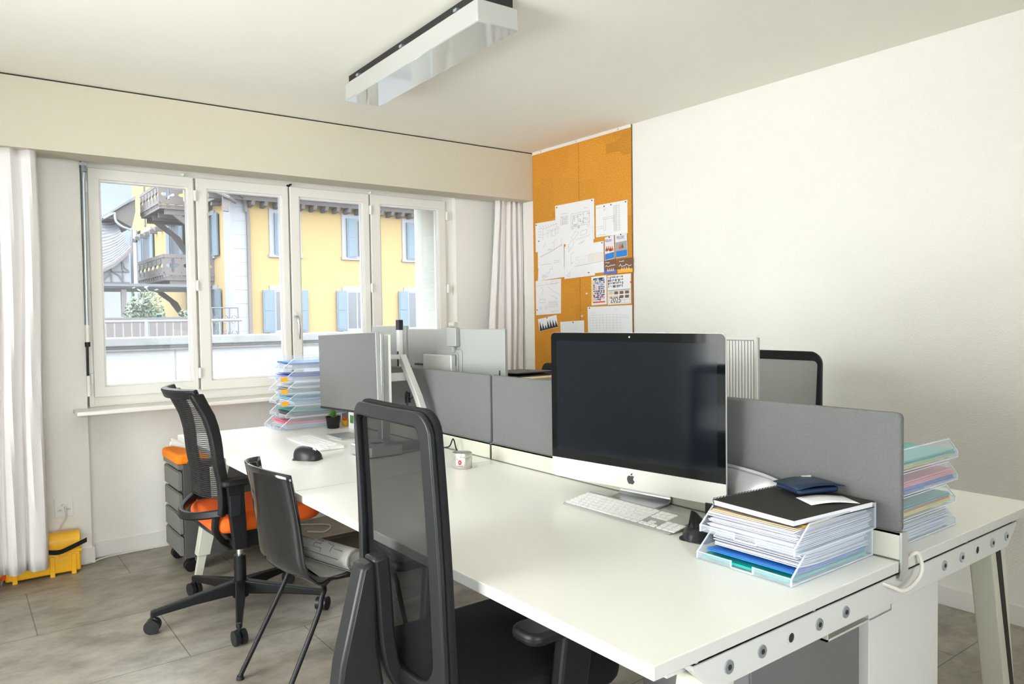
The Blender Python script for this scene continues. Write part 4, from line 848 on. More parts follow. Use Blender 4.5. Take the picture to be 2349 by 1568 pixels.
# ================================================================== ON THE DESKS
def frame_T(c, ang):   # local x along the screen, y backward, z up
    e = Vector((cos(ang), sin(ang), 0)); n = Vector((-sin(ang), cos(ang), 0))
    return Matrix(((e.x, n.x, 0, c[0]), (e.y, n.y, 0, c[1]), (0, 0, 1, c[2]), (0, 0, 0, 1))), e, n
def xf(o, T): o.data.transform(T); return o
def part(name, bm, m, t, T, **k):
    bmesh.ops.transform(bm, matrix=T, verts=bm.verts); return obj(name, bm, m, t, **k)
# --- silver all-in-one computer
T, e, n = frame_T((.689, .715, .787), -1.4353)
t = thing('desktop_computer', (.72, .70, DZ), 'silver all-in-one computer with a large black screen on the nearest desktop', 'computer')
Wd, Hh = .611, .4545
bm = B(); prism(bm, rrect(-Wd / 2, Wd / 2, 0, Hh, .016, 5), 'y', .0012, .007); part('housing', bm, 'silver', t, T, smooth=True)
bm = B()
def bulge(u, v):
    x = (-.5 + u) * Wd * .995; z = v * Hh * .995 + .001; r = math.sqrt(max(0, (1 - (2 * u - 1) ** 2) * (1 - (2 * v - 1) ** 2))); return Vector((x, .007 + .036 * r ** .9, z))
grid(bm, bulge, 20, 16); part('rear_shell', bm, 'silver', t, T, smooth=True)
bm = B(); prism(bm, rrect(-Wd / 2 + .0005, Wd / 2 - .0005, .060, Hh - .0005, [.001, .001, .0155, .0155], 5), 'y', 0, .0014); g = part('glass_front', bm, 'screen', t, T, smooth=True)
bm = B(); box(bm, -Wd / 2 + .024, Wd / 2 - .024, -.0002, .0001, .084, Hh - .026); part('display', bm, 'display', g, T)
bm = B(); cyl(bm, (0, -.0004, Hh - .012), (0, 0, Hh - .012), .0028, n=14); part('camera_eye', bm, 'feltl', g, T)
ap = [(0, .62), (.10, .66), (.22, .70), (.36, .66), (.44, .57), (.36, .49), (.32, .38), (.34, .24), (.42, .14), (.50, .10), (.46, -.02), (.36, -.18), (.25, -.26), (.14, -.25), (.03, -.21), (-.08, -.24), (-.18, -.27), (-.30, -.20), (-.42, -.02), (-.49, .20), (-.47, .42), (-.40, .56), (-.28, .66), (-.14, .67)]
bm = B(); prism(bm, [(x * .026, .022 + z * .026) for x, z in ap], 'y', .0, .0012); part('fruit_logo', bm, 'dkkey', t, T)
bm = B(); prism(bm, [(x * .026, .022 + z * .026) for x, z in [(.0, .72), (.02, .84), (.12, .95), (.24, .99), (.23, .86), (.14, .75)]], 'y', .0, .0012); part('logo_leaf', bm, 'dkkey', t, T)
bm = B(); pth = smooth_path([(-.02, .012, -.0480), (-.02, .072, -.0475), (-.02, .094, -.042), (-.02, .099, -.020), (-.02, .085, .06), (-.02, .064, .15), (-.02, .046, .20)]); strip(bm, [Vector((-.0, 0, 0)) + p for p in pth], (.185, 0, 0), [.006] * len(pth)); bmesh.ops.transform(bm, matrix=T, verts=bm.verts)
bmesh.ops.transform(bm, matrix=Matrix.Translation((0, -.0, -.0005)), verts=bm.verts); obj('stand', bm, 'alu', t, bev=.002, smooth=True)
# --- keyboards
def keyboard(x0, y0, ang, W_, D_, label, name='keyboard', zt=.012, dark='monback', base='silver'):
    T, e, n = frame_T((x0, y0, DZ), ang); t = thing(name, (x0, y0, DZ), label, 'keyboard')
    tl = lambda y: .006 + (zt - .002) * (y / D_)
    bm = B(); prism(bm, [(0, .001), (0, .006), (D_, tl(D_)), (D_, .001)], 'x', 0, W_); part('case', bm, base, t, T, bev=.0015)
    rows = [(0, [1.2, 1, 1, 1.2, 5, 1.2, 1, 1, 1.2]), (1, [2] + [1] * 10 + [2.2]), (2, [1.6] + [1] * 11 + [1.4]), (3, [1.4] + [1] * 12 + [1.0]), (4, [1] * 13 + [1.4]), (5, [1.1] * 13)]
    u = (W_ * .70) / 14.6; rh = (D_ - .010) / 6.0; keys = []
    for r, ws in rows:
        k = W_ * .70 / (sum(ws)); x = .006
        for w_ in ws: keys.append((x, r, w_ * k)); x += w_ * k
    for r in range(6):
        for c in range(3):
            if (r in (2, 3)) and True and r != 3: continue
            if r == 1 and c != 1: continue
            if r == 3 and False: continue
            keys.append((.010 + W_ * .70 + c * u, r, u))
    for r in range(6):
        for c in range(4): keys.append((.014 + W_ * .70 + 3 * u + c * u * 1.02, r, u))
    keys = keys[:100]
    for x, r, w_ in keys:
        y = .005 + r * rh; h = (rh * .78) * (.8 if r == 5 else 1); bm = B()
        z0, z1 = tl(y), tl(y + h)
        x1 = min(x + w_ - .0022, W_ - .004)
        hexa(bm, [(x, y, z0), (x1, y, z0), (x1, y + h, z1), (x, y + h, z1)], [(x + .0004, y + .0004, z0 + .0024), (x1 - .0004, y + .0004, z0 + .0024), (x1 - .0004, y + h - .0004, z1 + .0024), (x + .0004, y + h - .0004, z1 + .0024)])
        part('key', bm, 'key', t, T)
    bm = B(); box(bm, .01, W_ - .01, .003, .006, 0, .0015); box(bm, .01, W_ - .01, D_ - .02, D_ - .008, 0, tl(D_) - .004); part('foot_bar', bm, 'plastic', t, T)
    return t
keyboard(.560, .866, -1.565, .408, .110, 'slim white keyboard with a number pad in front of the silver computer', zt=.018, base='monback')
keyboard(.360, 2.605, -1.60, .405, .118, 'white keyboard on the far desktop before the grey monitor', zt=.010, base='key')
# --- mice
def mouse(loc, ang, label, tall=.048, L=.098, Wm=.064, name='computer_mouse', ridge=0):
    t = thing(name, loc, label, 'mouse', rz=ang)
    bm = B()
    def fn(u, v):
        a = u * 2 * pi; q = v; r = math.sin(q * pi / 2); x = L / 2 * r * cos(a); y = Wm / 2 * r * sin(a) * (1 + .12 * cos(a))
        z = tall * (cos(q * pi / 2)) ** .75 * (1 - .18 * cos(a) * r) + .003; return Vector((x - .008 * (1 - r) * 1.5, y + ridge * (1 - r) * Wm * .3, z if q < 1 else .002))
    grid(bm, fn, 30, 12); bmesh.ops.remove_doubles(bm, verts=bm.verts, dist=.0001); obj('shell', bm, 'dgrey', t, local=True, smooth=True)
    bm = B(); cyl(bm, (L * .25, -.003, tall * .86 - .006), (L * .25, .004, tall * .86 - .006), .009, n=20); obj('scroll_wheel', bm, 'alu', t, local=True, smooth=True)
    bm = B(); prism(bm, rrect(-L * .46, L * .46, -Wm * .46, Wm * .46, .02), 'z', 0, .004); obj('base_plate', bm, 'black', t, local=True)
    return t
mouse((.248, 2.062, DZ), radians(-52), 'dark grey wireless mouse on the far desktop', .050, .122, .078)
V = mouse((.605, .395, DZ), radians(10), 'black vertical mouse beside the near letter trays', .030, .110, .085)
bm = B()
def fn(u, v):
    a = u * 2 * pi; r = 1 - .62 * v; return Vector(((.044 - .026 * v) * cos(a) + .006 * v - .012 * v * v, (.030 - .022 * v ** .7) * sin(a) + .010 * v, .012 + .048 * v ** .9 - .012 * v * cos(a)))
grid(bm, fn, 24, 8); bmesh.ops.holes_fill(bm, edges=[q for q in bm.edges if q.is_boundary]); obj('thumb_grip', bm, 'dgrey', V, local=True, smooth=True)
t = thing('hub_box', (.735, .435, DZ), 'small dark box behind the vertical mouse', 'box')
bm = B(); prism(bm, rrect(.72, .765, .40, .475, .006), 'z', DZ, DZ + .055); obj('box_body', bm, 'dgrey', t, bev=.003)
# --- candle tin
t = thing('candle_tin', (.628, 1.515, DZ), 'round metal tin with a red flower label on the near desktop', 'tin')
bm = B(); lathe(bm, [(.034, 0), (.0355, .002), (.0355, .044), (.034, .046)], (.628, 1.515, DZ)); obj('tin_body', bm, 'tin', t, smooth=True)
bm = B(); lathe(bm, [(.0365, .043), (.037, .045), (.037, .057), (.0355, .059), (.034, .057), (.02, .0565)], (.628, 1.515, DZ)); obj('lid', bm, 'tin', t, smooth=True)
def curved(name, a0, a1, z0, z1, r, m, par, k=10):
    bm = B(); grid(bm, lambda u, v: Vector((.628 + r * cos(radians(a0 + (a1 - a0) * u)), 1.515 + r * sin(radians(a0 + (a1 - a0) * u)), DZ + z0 + (z1 - z0) * v)), k, 1); return obj(name, bm, m, par, solid=.0003, smooth=True)
lb = curved('label', 196, 246, .008, .041, .0358, 'label', t)
for k in range(6):
    a = 222 + 6.5 * cos(k * pi / 3); z = .026 + .0055 * sin(k * pi / 3); curved('petal', a - 4.5, a + 4.5, z - .004, z + .004, .0362, 'redp', lb, 3)
curved('flower_heart', 219, 225, .024, .028, .0365, 'label', lb, 3)
for z in (.010, .013, .035, .038): curved('print_line', 199, 212 if z > .02 else 240, z, z + .0012, .0362, 'ink', lb, 4)
# --- letter trays
def letter_tray(x, y, z, L, W_, label, front=-1, h=.060, group=None):
    """front -1: low open front towards -x; +1 towards +x; -2 towards +y"""
    t = thing('letter_tray', (x, y, z), label, 'tray', group)
    T = Matrix.Identity(4)
    if front == 1: T = Matrix.Rotation(pi, 4, 'Z')
    bm = B(); box(bm, -L / 2, L / 2, -W_ / 2, W_ / 2, .003, .005)
    for s in (-1, 1):
        y0 = s * W_ / 2; prism(bm, [(-L / 2, .004), (-L / 2, .016), (-L / 2 + .055, h), (L / 2, h), (L / 2, .004)], 'y', min(y0, y0 - s * .002), max(y0, y0 - s * .002))
    box(bm, L / 2 - .002, L / 2, -W_ / 2, W_ / 2, .004, h)
    for a, c in ((-W_ / 2, -.028), (.028, W_ / 2)): box(bm, -L / 2, -L / 2 + .002, a, c, .004, .018)
    bmesh.ops.transform(bm, matrix=T, verts=bm.verts); obj('shell', bm, 'tray', t, local=True)
    bm = B()
    for s in (-1, 1):
        yy = s * (W_ / 2 - .001); strip(bm, [(-L / 2, yy, .016), (-L / 2 + .055, yy, h), (L / 2, yy, h)], (0, .003, 0), .0025); box(bm, -L / 2 - .0005, -L / 2 + .0025, yy - .0015, yy + .0015, .002, .018); box(bm, L / 2 - .003, L / 2 + .0005, yy - .0015, yy + .0015, .002, h)
        box(bm, -L / 2, L / 2, yy - .0015, yy + .0015, .002, .005)
        box(bm, -L / 2, -L / 2 + .003, s * .028 - .0015, s * .028 + .0015, .004, .019)
    box(bm, -L / 2 - .0004, -L / 2 + .0024, -W_ / 2, -.028, .0168, .0186); box(bm, -L / 2 - .0004, -L / 2 + .0024, .028, W_ / 2, .0168, .0186); box(bm, -L / 2, -L / 2 + .003, -.028, .028, .002, .005)
    box(bm, L / 2 - .003, L / 2, -W_ / 2, W_ / 2, h - .002, h)
    bmesh.ops.transform(bm, matrix=T, verts=bm.verts); obj('rim', bm, 'trayedge', t, local=True)
    bm = B()
    for sx in (-.8, .8):
        for sy in (-.9, .9): box(bm, sx * L / 2 - .006, sx * L / 2 + .006, sy * W_ / 2 - .006, sy * W_ / 2 + .006, 0, .003)
    obj('feet', bm, 'trayedge', t, local=True)
    return t
def papers(x, y, z, L, W_, h, label, m='paper', n=None, jit=.004, name='paper_stack', bend=0, rz=0, seed=1, cat='papers'):
    rnd = random.Random(seed * 77 + int(h * 1e4)); n = n or max(1, int(h / .0022)); th = h / n
    t = bm = B()
    for k in range(n):
        dx, dy, a = rnd.uniform(-jit, jit), rnd.uniform(-jit, jit), rnd.uniform(-.012, .012) + rz
        T = Matrix.Translation((x + dx, y + dy, z + k * th)) @ Matrix.Rotation(a, 4, 'Z'); b1 = bend * rnd.uniform(.5, 1.2)
        nx = 8; lo = [[T @ Vector((-L / 2 + L * i / nx, s * W_ / 2, b1 * max(0, 1 - i / 3) ** 2 + rnd.uniform(0, .0003))) for s in (-1, 1)] for i in range(nx + 1)]
        V = [[(bm.verts.new(p), bm.verts.new(p + Vector((0, 0, th * .72)))) for p in r] for r in lo]
        for i in range(nx):
            a0, a1, b0, b2 = V[i][0], V[i][1], V[i + 1][0], V[i + 1][1]
            bm.faces.new((a0[0], a1[0], b2[0], b0[0])); bm.faces.new((a0[1], b0[1], b2[1], a1[1])); bm.faces.new((a0[0], b0[0], b0[1], a0[1])); bm.faces.new((a1[0], a1[1], b2[1], b2[0]))
        for r in (V[0], V[-1]): bm.faces.new((r[0][0], r[0][1], r[1][1], r[1][0]))
    return tag(obj(name, bm, m), label, cat)
# near stack (fronts towards -x)
letter_tray(.634, .178, DZ, .325, .240, 'clear letter tray directly on the near desktop, lower of the two by the black notebook')
letter_tray(.640, .174, DZ + .061, .325, .240, 'clear letter tray under the black notebook, upper of the two')
z = DZ + .0055
papers(.632, .178, z, .30, .222, .008, 'teal plastic folder at the very bottom of the near letter trays', 'teal', n=1, jit=0, name='folder', bend=-.0, cat='folder'); z += .0085
papers(.64, .178, z, .29, .218, .006, 'blue folder above the teal one in the lower near tray', 'blue', n=2, jit=.002, name='folder', cat='folder', bend=.008); z += .0065
papers(.652, .176, z, .27, .212, .034, 'pile of curling white sheets in the lower near tray', 'paper2', n=14, jit=.006, bend=.006, seed=2)
z = DZ + .061 + .0055
papers(.645, .174, z, .29, .218, .042, 'thick pile of loose white sheets in the upper near tray', 'paper2', n=20, jit=.007, seed=3); z += .0425
papers(.645, .172, z, .285, .214, .005, 'beige cardboard folder under the black notebook', 'manila', n=2, jit=.002, name='folder', cat='folder'); z += .0052
papers(.66, .170, z, .27, .21, .003, 'orange folder directly under the black notebook', 'orangep', n=1, jit=0, name='folder', cat='folder'); z += .0033
t = thing('spiral_notebook', (.645, .165, z), 'black spiral notebook lying on top of the near letter trays', 'notebook', rz=radians(-5))
bm = B(); box(bm, -.137, .137, -.107, .107, .0012, .0128); obj('pages', bm, 'paper', t, local=True)
bm = B(); box(bm, -.140, .140, -.110, .110, .0128, .0144); obj('front_cover', bm, 'cover', t, local=True, bev=.0005)
bm = B(); box(bm, -.140, .140, -.110, .110, .0, .0012); obj('back_cover', bm, 'cover', t, local=True)
for k in range(26):
    x = -.130 + k * .0104; bm = B(); tube(bm, [(x + .0035 * j / 14, .1105 + .0085 * sin(j / 14 * 2 * pi), .0075 + .0085 * cos(j / 14 * 2 * pi)) for j in range(15)], .0009, 5); obj('coil_ring', bm, 'iron', t, local=True, smooth=True)
zn = z + .0148
t = thing('receipt', (.70, .11, zn), 'white till receipt sticking out beneath the navy wallet', 'paper', rz=radians(-30))
bm = B(); grid(bm, lambda u, v: Vector((-.06 + .13 * u, -.035 + .07 * v, .001 + .004 * sin(u * 4))), 8, 3); obj('slip', bm, 'paper', t, local=True, solid=.0003, smooth=True)
t = thing('wallet', (.735, .185, zn), 'open navy leather wallet lying on the black notebook', 'wallet', rz=radians(-22))
bm = B(); prism(bm, rrect(-.055, .055, -.045, .045, .008), 'z', .0075, .019); obj('pocket', bm, 'navy', t, local=True, bev=.004, smooth=True)
bm = B(); grid(bm, lambda u, v: Vector((-.058 + .125 * u, -.047 + .095 * v, .0205 + .006 * sin(u * pi))), 10, 3); obj('flap', bm, 'navy', t, local=True, solid=.002, smooth=True)
bm = B(); box(bm, .02, .045, .044, .049, .020, .028); obj('button_tab', bm, 'plastic', t, local=True)
t = thing('pouch', (.785, .37, DZ), 'shiny grey zip pouch leaning against the divider next to the computer', 'pouch')
bm = B()
def fn(u, v):
    y = .30 + .20 * u; z = DZ + .150 * v * (1 - .12 * (1 - u) ** 3); q = sin(pi * min(1, v * 1.02)) ** .6 * sin(pi * (.04 + .92 * u)) ** .6
    return Vector((.797 - .032 * q - .0025 * sin(u * 13 + v * 6), y + .010 * (1 - v) - .03 * (1 - v) * (1 - u) * 0 + (.035 * (1 - v) ** 2) * (1 - u), z))
grid(bm, fn, 22, 14); obj('cloth', bm, 'pouch', t, smooth=True, solid=.0015)
bm = B(); strip(bm, [(.793 - .004 * sin(u * pi / 10), .30 + .02 * u, DZ + .150 * (1 - .12 * (1 - u / 10) ** 3)) for u in range(11)], (.004, 0, 0), .007); obj('zip', bm, 'feltl', t)
bm = B(); box(bm, .786, .789, .294, .318, DZ + .122, DZ + .128); obj('zip_pull', bm, 'alu', t)
# stack on the right desktop (fronts towards +x)
rs = [('lowest of the stack on the right desktop', 0), ('second from the bottom on the right desktop', .0), ('third from the bottom on the right desktop', .01), ('topmost on the right desktop', .012)]
for k, (l, dx) in enumerate(rs): letter_tray(1.035 + dx, .165, DZ + .058 * k, .33, .235, 'clear letter tray, ' + l, 1, .056)
z = DZ + .0055
papers(1.03, .165, z, .29, .21, .038, 'white papers in the lowest tray on the right desktop', 'paper2', n=16, jit=.007, seed=5)
z = DZ + .058 + .0055
for m_, h, l in (('yellow', .010, 'yellow folder in the second tray on the right desktop'), ('red', .005, 'red folder in the second tray on the right desktop'), ('teal', .007, 'green plastic folder in the second tray on the right desktop')):
    papers(1.035, .165, z, .31, .215, h, l, m_, n=2, jit=.003, name='folder', cat='folder', bend=0); z += h + .0006
z = DZ + .116 + .0055
for m_, h, l in (('indigo', .012, 'blue folder under the pink one on the right desktop'), ('pink', .014, 'pink folder in the third tray on the right desktop')):
    papers(1.05, .165, z, .31, .215, h, l, m_, n=3, jit=.003, name='folder', cat='folder'); z += h + .0006
z = DZ + .174 + .0055
for m_, h, l in (('yellow', .006, 'yellow folder in the topmost tray on the right desktop'), ('teal', .012, 'turquoise folder in the topmost tray on the right desktop')):
    papers(1.055, .165, z, .31, .215, h, l, m_, n=2, jit=.003, name='folder', cat='folder'); z += h + .0006
# far stack by the window (six trays, fronts towards -x)
fx, fy = .62, 2.985
ords = ['lowest', 'second lowest', 'third from the bottom', 'third from the top', 'second from the top', 'topmost']
cont = [('paper2', .022, 'pink', .012), ('cabg', .020, 'teal', .010), ('paper2', .018, 'lblue', .012), ('feltl', .018, 'paper', .012), ('paper2', .016, 'indigo', .012), ('paper2', .018, 'blue', .010)]
names_ = {'pink': 'pink', 'teal': 'teal', 'lblue': 'light blue', 'paper': 'white', 'indigo': 'dark blue', 'blue': 'blue'}
for k in range(6):
    dx = -.03 if k == 0 else 0; z0 = DZ + .061 * k
    letter_tray(fx + dx, fy, z0, .33, .235, 'clear letter tray by the window, %s of the six' % ords[k])
    a, ha, b_, hb = cont[k]
    papers(fx + dx + .02, fy, z0 + .0055, .28, .21, ha, 'papers in the %s tray by the window' % ords[k], a, n=8, jit=.008, seed=20 + k)
    papers(fx + dx + .02, fy, z0 + .006 + ha, .285, .215, hb, '%s folder in the %s tray by the window' % (names_[b_], ords[k]), b_, n=3, jit=.008, name='folder', cat='folder', seed=30 + k, bend=.004)
for k in (1, 2, 3):
    bm = B(); box(bm, fx - .185, fx - .15, fy - .1195, fy - .1185, DZ + .061 * (k + 1) + .004, DZ + .061 * (k + 1) + .026); tag(obj('index_tab', bm, 'orangep'), 'orange index tab on the %s tray by the window' % ords[k + 1], 'tab')
# potted plant, red-yellow toy, white box
c = (.678, 2.80, DZ); t = thing('potted_succulent', c, 'small succulent in a black pot before the far letter trays', 'plant')
bm = B(); lathe(bm, [(.026, 0), (.030, .003), (.037, .055), (.039, .060), (.036, .060), (.034, .052)], c); obj('pot', bm, 'black', t, smooth=True)
bm = B(); lathe(bm, [(.034, .050), (.030, .052), (.001, .053)], c); obj('soil', bm, 'bark', t)
bm = B()
for k in range(26):
    a = k * 2.4; q = k / 26; d = Vector((cos(a) * (1 - q * .7), sin(a) * (1 - q * .7), .5 + 1.6 * q)).normalized(); s = Vector((-sin(a), cos(a), 0)); p0 = Vector(c) + Vector((0, 0, .055 + .022 * q)); L = .035 - .008 * q
    p1 = p0 + d * L * .6; p2 = p0 + d * L; vs = [bm.verts.new(p) for p in (p0 - s * .002, p1 - s * .0065 + Vector((0, 0, -.003)), p2, p1 + s * .0065 + Vector((0, 0, -.003)), p0 + s * .002, p1 + Vector((0, 0, .003)))]
    for f in ((0, 1, 5), (1, 2, 5), (2, 3, 5), (3, 4, 5), (0, 4, 3, 2, 1)): bm.faces.new([vs[i] for i in f])
bm_s = B(); cyl(bm_s, Vector(c) + Vector((0, 0, .048)), Vector(c) + Vector((0, 0, .078)), .004); obj('stem', bm_s, 'leaf', t)
obj('leaves', bm, 'leaf', t)
c = (.765, 2.845, DZ); t = thing('toy_figure', c, 'tiny orange and yellow toy beside the potted succulent', 'toy')
bm = B(); lathe(bm, [(.010, 0), (.018, .010), (.020, .024), (.012, .038), (.004, .042)], c, 18); obj('body', bm, 'yellowp', t, smooth=True)
bm = B(); lathe(bm, [(.006, 0), (.012, .006), (.012, .014), (.004, .020)], (c[0] - .008, c[1] - .010, DZ + .030), 16); obj('head', bm, 'red', t, smooth=True)
t = thing('card_box', (.76, 2.70, DZ), 'white card box partly hidden behind the grey monitor', 'box')
bm = B(); box(bm, .735, .79, 2.66, 2.74, DZ, DZ + .10); obj('carton', bm, 'paper', t, bev=.001)
bm = B(); box(bm, .7343, .7352, 2.68, 2.72, DZ + .03, DZ + .07); obj('printed_leaf', bm, 'leaf', t)
# --- monitor on the far-left desktop, screen towards -x
t = thing('monitor', (.56, 2.30, DZ), 'flat monitor with a switched-off grey screen above the far desktop', 'monitor')
TM = Matrix.Translation((.53, 2.305, 1.055)) @ Matrix.Rotation(radians(-2.0), 4, 'X')
bm = B(); box(bm, .001, .022, -.300, .300, -.172, .172); part('housing', bm, 'monback', t, TM, bev=.003)
bm = B(); box(bm, -.0005, .002, -.297, .297, -.166, .170); g = part('screen', bm, 'offscr', t, TM)
bm = B(); box(bm, -.001, .004, -.300, .300, -.176, -.166); part('lower_bezel', bm, 'black', t, TM)
bm = B(); box(bm, .022, .05, -.12, .12, -.10, .10); part('rear_box', bm, 'monback', t, TM, bev=.01)
t2 = thing('monitor_stand', (.66, 2.15, DZ), 'silver monitor stand with a tall post and a slanted leg', 'stand')
bm = B(); box(bm, .585, .625, 2.075, 2.115, DZ + .012, 1.228); obj('post', bm, 'alu', t2, bev=.003)
bm = B(); box(bm, .60, .612, 2.03, 2.075, DZ + .20, 1.225); obj('post_edge', bm, 'plastic', t2, bev=.002)
bm = B(); strip(bm, [(.70, 2.10, 1.130), (.735, 2.02, .95), (.765, 1.95, DZ + .012)], (.030, 0, 0), .030); obj('slanted_leg', bm, 'monback2', t2, bev=.003)
bm = B(); box(bm, .625, .72, 2.085, 2.11, 1.02, 1.055); obj('cross_arm', bm, 'monback2', t2, bev=.003)
bm = B(); box(bm, .625, .70, 2.09, 2.11, 1.115, 1.135); obj('upper_arm', bm, 'monback2', t2, bev=.003)
bm = B(); box(bm, .56, .79, 1.93, 2.14, DZ, DZ + .012); obj('base_plate', bm, 'alu', t2, bev=.003)
bm = B(); tube(bm, smooth_path([(.735, 2.10, .93), (.725, 2.04, .95), (.74, 2.0, .92), (.765, 1.99, .86), (.775, 2.0, .75)]), .004, 6); tube(bm, smooth_path([(.735, 2.10, .94), (.72, 2.10, .97), (.705, 2.07, .93), (.715, 2.06, .86)]), .004, 6); cyl(bm, (.732, 2.11, .92), (.73, 2.11, .965), .012); obj('power_lead', bm, 'black', t2, smooth=True)
c = (.60, 2.02, DZ); t = thing('mini_computer', (.47, 1.99, DZ), 'small silver square computer seen through the mesh of the foreground chair', 'computer')
t.location = (.515, 1.985, DZ)
bm = B(); prism(bm, rrect(.43, .60, 1.90, 2.07, .028, 6), 'z', DZ + .002, DZ + .045); obj('case', bm, 'alu', t, bev=.004, smooth=True)
bm = B(); prism(bm, rrect(.49, .54, 1.96, 2.01, .012, 6), 'z', DZ + .045, DZ + .0453); obj('top_logo', bm, 'dkkey', t)
t = thing('trackpad', (.62, 2.50, DZ), 'flat grey trackpad next to the far white keyboard', 'trackpad')
bm = B(); prism(bm, rrect(.545, .66, 2.42, 2.58, .008), 'z', DZ, DZ + .008); obj('plate', bm, 'alu', t, bev=.0015)
t = thing('charging_cable', (.5, 2.45, DZ), 'thin white cable between the far keyboard and the trackpad', 'cable')
bm = B(); tube(bm, smooth_path([(.49, 2.42, DZ + .0118), (.53, 2.36, DZ + .004), (.56, 2.30, DZ + .003), (.53, 2.24, DZ + .003), (.60, 2.20, DZ + .003), (.66, 2.27, DZ + .003)]), .0016, 6); obj('cord', bm, 'cable', t, smooth=True)
t = thing('desk_cable', (.76, 1.80, DZ), 'black cable dropping beside the divider behind the foreground chair', 'cable')
bm = B(); tube(bm, smooth_path([(.77, 1.95, DZ + .004), (.765, 1.83, DZ + .02), (.76, 1.785, DZ + .06), (.765, 1.77, DZ + .02), (.78, 1.77, DZ + .004)]), .003, 6); obj('cord', bm, 'black', t, smooth=True)
# --- big monitor seen from behind on the far right desktop
dv = Vector((.115, -.64, 0)); ang = math.atan2(dv.y, dv.x); T, e, n = frame_T((.955, 2.08, .862), ang)
t = thing('monitor', (1.02, 2.09, DZ), 'large grey monitor seen from behind over the far divider, with a webcam on top', 'monitor')
bm = B(); box(bm, -.325, .325, 0, .018, .0, .378); part('housing', bm, 'monback', t, T, bev=.003)
bm = B(); box(bm, -.320, .320, .018, .0195, .008, .372); part('screen', bm, 'offscr', t, T)
for x in (-.305, .290):
    bm = B(); box(bm, x, x + .006, -.001, .002, .04, .20); part('vent', bm, 'dgrey', t, T)
bm = B(); prism(bm, rrect(-.108, .062, .145, .285, .012), 'y', -.006, .001); part('mount_plate', bm, 'monback', t, T, bev=.003)
bm = B(); prism(bm, rrect(-.088, .042, .16, .27, .006), 'y', -.012, -.006); part('mount_plate', bm, 'monback', t, T, bev=.002)
bm = B(); box(bm, -.160, .035, -.045, -.018, .09, .262); part('arm_head', bm, 'monback2', t, T, bev=.004)
bm = B(); cyl(bm, (-.0, -.035, .19), (-.0, -.008, .19), .03, .04); part('swivel', bm, 'monback', t, T, smooth=True)
text('SAMSUNG', .015, T @ Vector((-.275, -.0012, .205)), e, (0, 0, 1), 'dgrey', t)
bm = B(); box(bm, -.05, .05, .04, .07, -.127, .1); part('neck', bm, 'monback2', t, T, bev=.003)
bm = B(); box(bm, -.13, .13, .0, .20, -.127, -.119); part('foot', bm, 'monback2', t, T, bev=.003)
t = thing('webcam', (.95, 2.06, 1.19), 'webcam clipped on the top edge of the large grey monitor', 'webcam')
T2 = T @ Matrix.Translation((.015, 0, 0))
bm = B(); box(bm, -.032, .032, -.026, -.001, .300, .385); part('bracket', bm, 'monback', t, T2, bev=.003)
bm = B(); cyl(bm, (-.018, -.010, .398), (.018, -.010, .398), .013, n=20); part('camera_body', bm, 'monback2', t, T2, smooth=True)
bm = B(); box(bm, -.010, .010, -.018, -.002, .275, .299); part('cable_plug', bm, 'monback', t, T2, bev=.002)
t = thing('side_monitor', (.93, 2.52, DZ), 'second pale monitor seen edge-on left of the large grey monitor', 'monitor')
bm = B(); box(bm, .905, .925, 2.435, 2.80, .90, 1.255); obj('housing', bm, 'monback', t, bev=.003)
bm = B(); box(bm, .925, .9265, 2.445, 2.79, .91, 1.245); obj('screen', bm, 'offscr', t)
bm = B(); box(bm, .885, .905, 2.46, 2.49, DZ + .01, 1.27); obj('post', bm, 'plastic', t, bev=.002)
bm = B(); box(bm, .884, .906, 2.458, 2.492, 1.235, 1.285); box(bm, .881, .885, 2.47, 2.48, .95, 1.13); obj('post_slot', bm, 'dgrey', t)
bm = B(); box(bm, .85, 1.0, 2.42, 2.62, DZ, DZ + .01); obj('foot', bm, 'alu', t, bev=.002)
# ribbed back of the monitor on the right desktop
t = thing('monitor', (1.2, .83, DZ), 'beige ribbed monitor back rising behind the silver computer', 'monitor')
bm = B(); box(bm, 1.152, 1.164, .608, 1.14, .87, 1.216); obj('housing', bm, 'monback', t, bev=.003)
bm = B()
for k in range(44): y = .622 + k * .0116; box(bm, 1.148, 1.152, y, y + .0064, .885, 1.205)
tag(obj('ribs', bm, 'plastic', t), kind='stuff')
bm = B(); ringprism(bm, [(.608, .87), (1.14, .87), (1.14, 1.218), (.608, 1.218)], [(.618, .88), (1.13, .88), (1.13, 1.208), (.618, 1.208)], 'x', 1.146, 1.153); obj('rim', bm, 'silver', t)
bm = B(); box(bm, 1.16, 1.19, .85, .91, DZ + .01, .90); box(bm, 1.10, 1.28, .78, .98, DZ, DZ + .01); obj('stand', bm, 'alu', t, bev=.003)
bm = B(); box(bm, 1.15, 1.18, .985, 1.03, 1.216, 1.232); tag(obj('webcam', bm, 'monback2', bev=.004), 'small webcam peeking over the top of the silver computer', 'webcam')
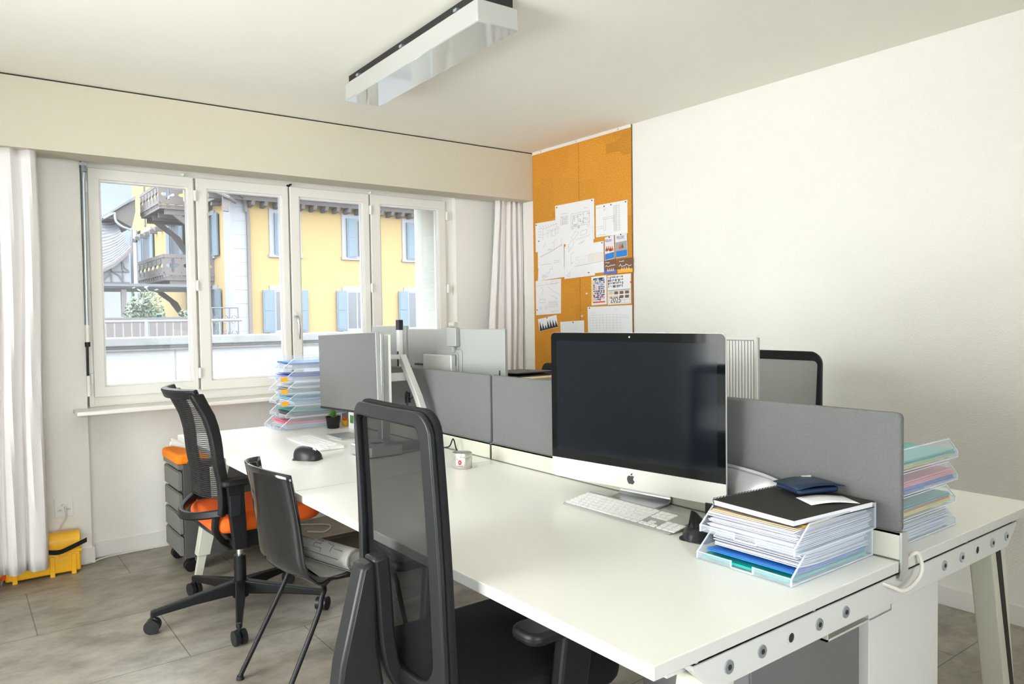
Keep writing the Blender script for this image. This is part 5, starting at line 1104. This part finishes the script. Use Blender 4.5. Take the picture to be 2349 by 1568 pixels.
# laptop and clutter on the far right desktop
t = thing('laptop_stand', (1.15, 1.75, DZ), 'wooden laptop riser behind the far divider', 'stand')
bm = B(); box(bm, 1.06, 1.32, 1.60, 2.04, 1.018, 1.030); obj('shelf', bm, 'manila', t, bev=.002)
for y in (1.60, 1.85):
    bm = B(); box(bm, 1.14, 1.20, y - .01, y + .01, DZ, 1.018); obj('leg', bm, 'manila', t)
t = thing('laptop', (1.13, 1.74, 1.03), 'thin dark laptop lying on the wooden riser behind the divider', 'laptop')
bm = B(); prism(bm, rrect(1.065, 1.30, 1.75, 2.03, .01), 'z', 1.0302, 1.036); obj('base', bm, 'dgrey', t, bev=.002)
bm = B(); hexa(bm, [(1.065, 1.75, 1.044), (1.30, 1.75, 1.044), (1.30, 2.03, 1.037), (1.065, 2.03, 1.037)], [(1.065, 1.75, 1.049), (1.30, 1.75, 1.049), (1.30, 2.03, 1.041), (1.065, 2.03, 1.041)]); obj('lid', bm, 'black', t, bev=.001)
t = thing('storage_box', (1.05, 1.47, DZ), 'checked black and white box top just above the divider', 'box')
bm = B(); box(bm, .95, 1.15, 1.36, 1.50, DZ, 1.048); obj('box_body', bm, 'brown', t, bev=.003)
bm = B()
for a in range(10):
    for c_ in range(5):
        if (a + c_) % 2: box(bm, .949, .9505, 1.36 + a * .014, 1.374 + a * .014, .975 + c_ * .014, .989 + c_ * .014)
obj('check_pattern', bm, 'paper', t)
# paper tube and box on the far desktop edge
t = thing('cardboard_tube', (.02, 3.16, .69), 'pink printed roll hanging at the far corner of the desk above the orange cushion', 'roll')
bm = B(); cyl(bm, (-.025, 3.10 + .04, .70), (.06, 3.14, .672), .017, n=18); obj('roll_body', bm, 'label', t, smooth=True)
bm = B(); tube(bm, [(-.0255 + .001 * cos(k), 3.14 + .011 * cos(k * pi / 6), .70 + .011 * sin(k * pi / 6)) for k in range(12)], .001, 4, closed=True); obj('printed_ring', bm, 'red', t)
# floor cables behind
t = thing('floor_cable', (.9, 3.5, 0), 'white cable curling on the floor under the far desktop', 'cable')
bm = B(); tube(bm, smooth_path([(.70, 3.78, .005), (.85, 3.72, .005), (.98, 3.6, .005), (.90, 3.48, .005), (.80, 3.5, .02)]), .005, 6); obj('cord', bm, 'cable', t, smooth=True)
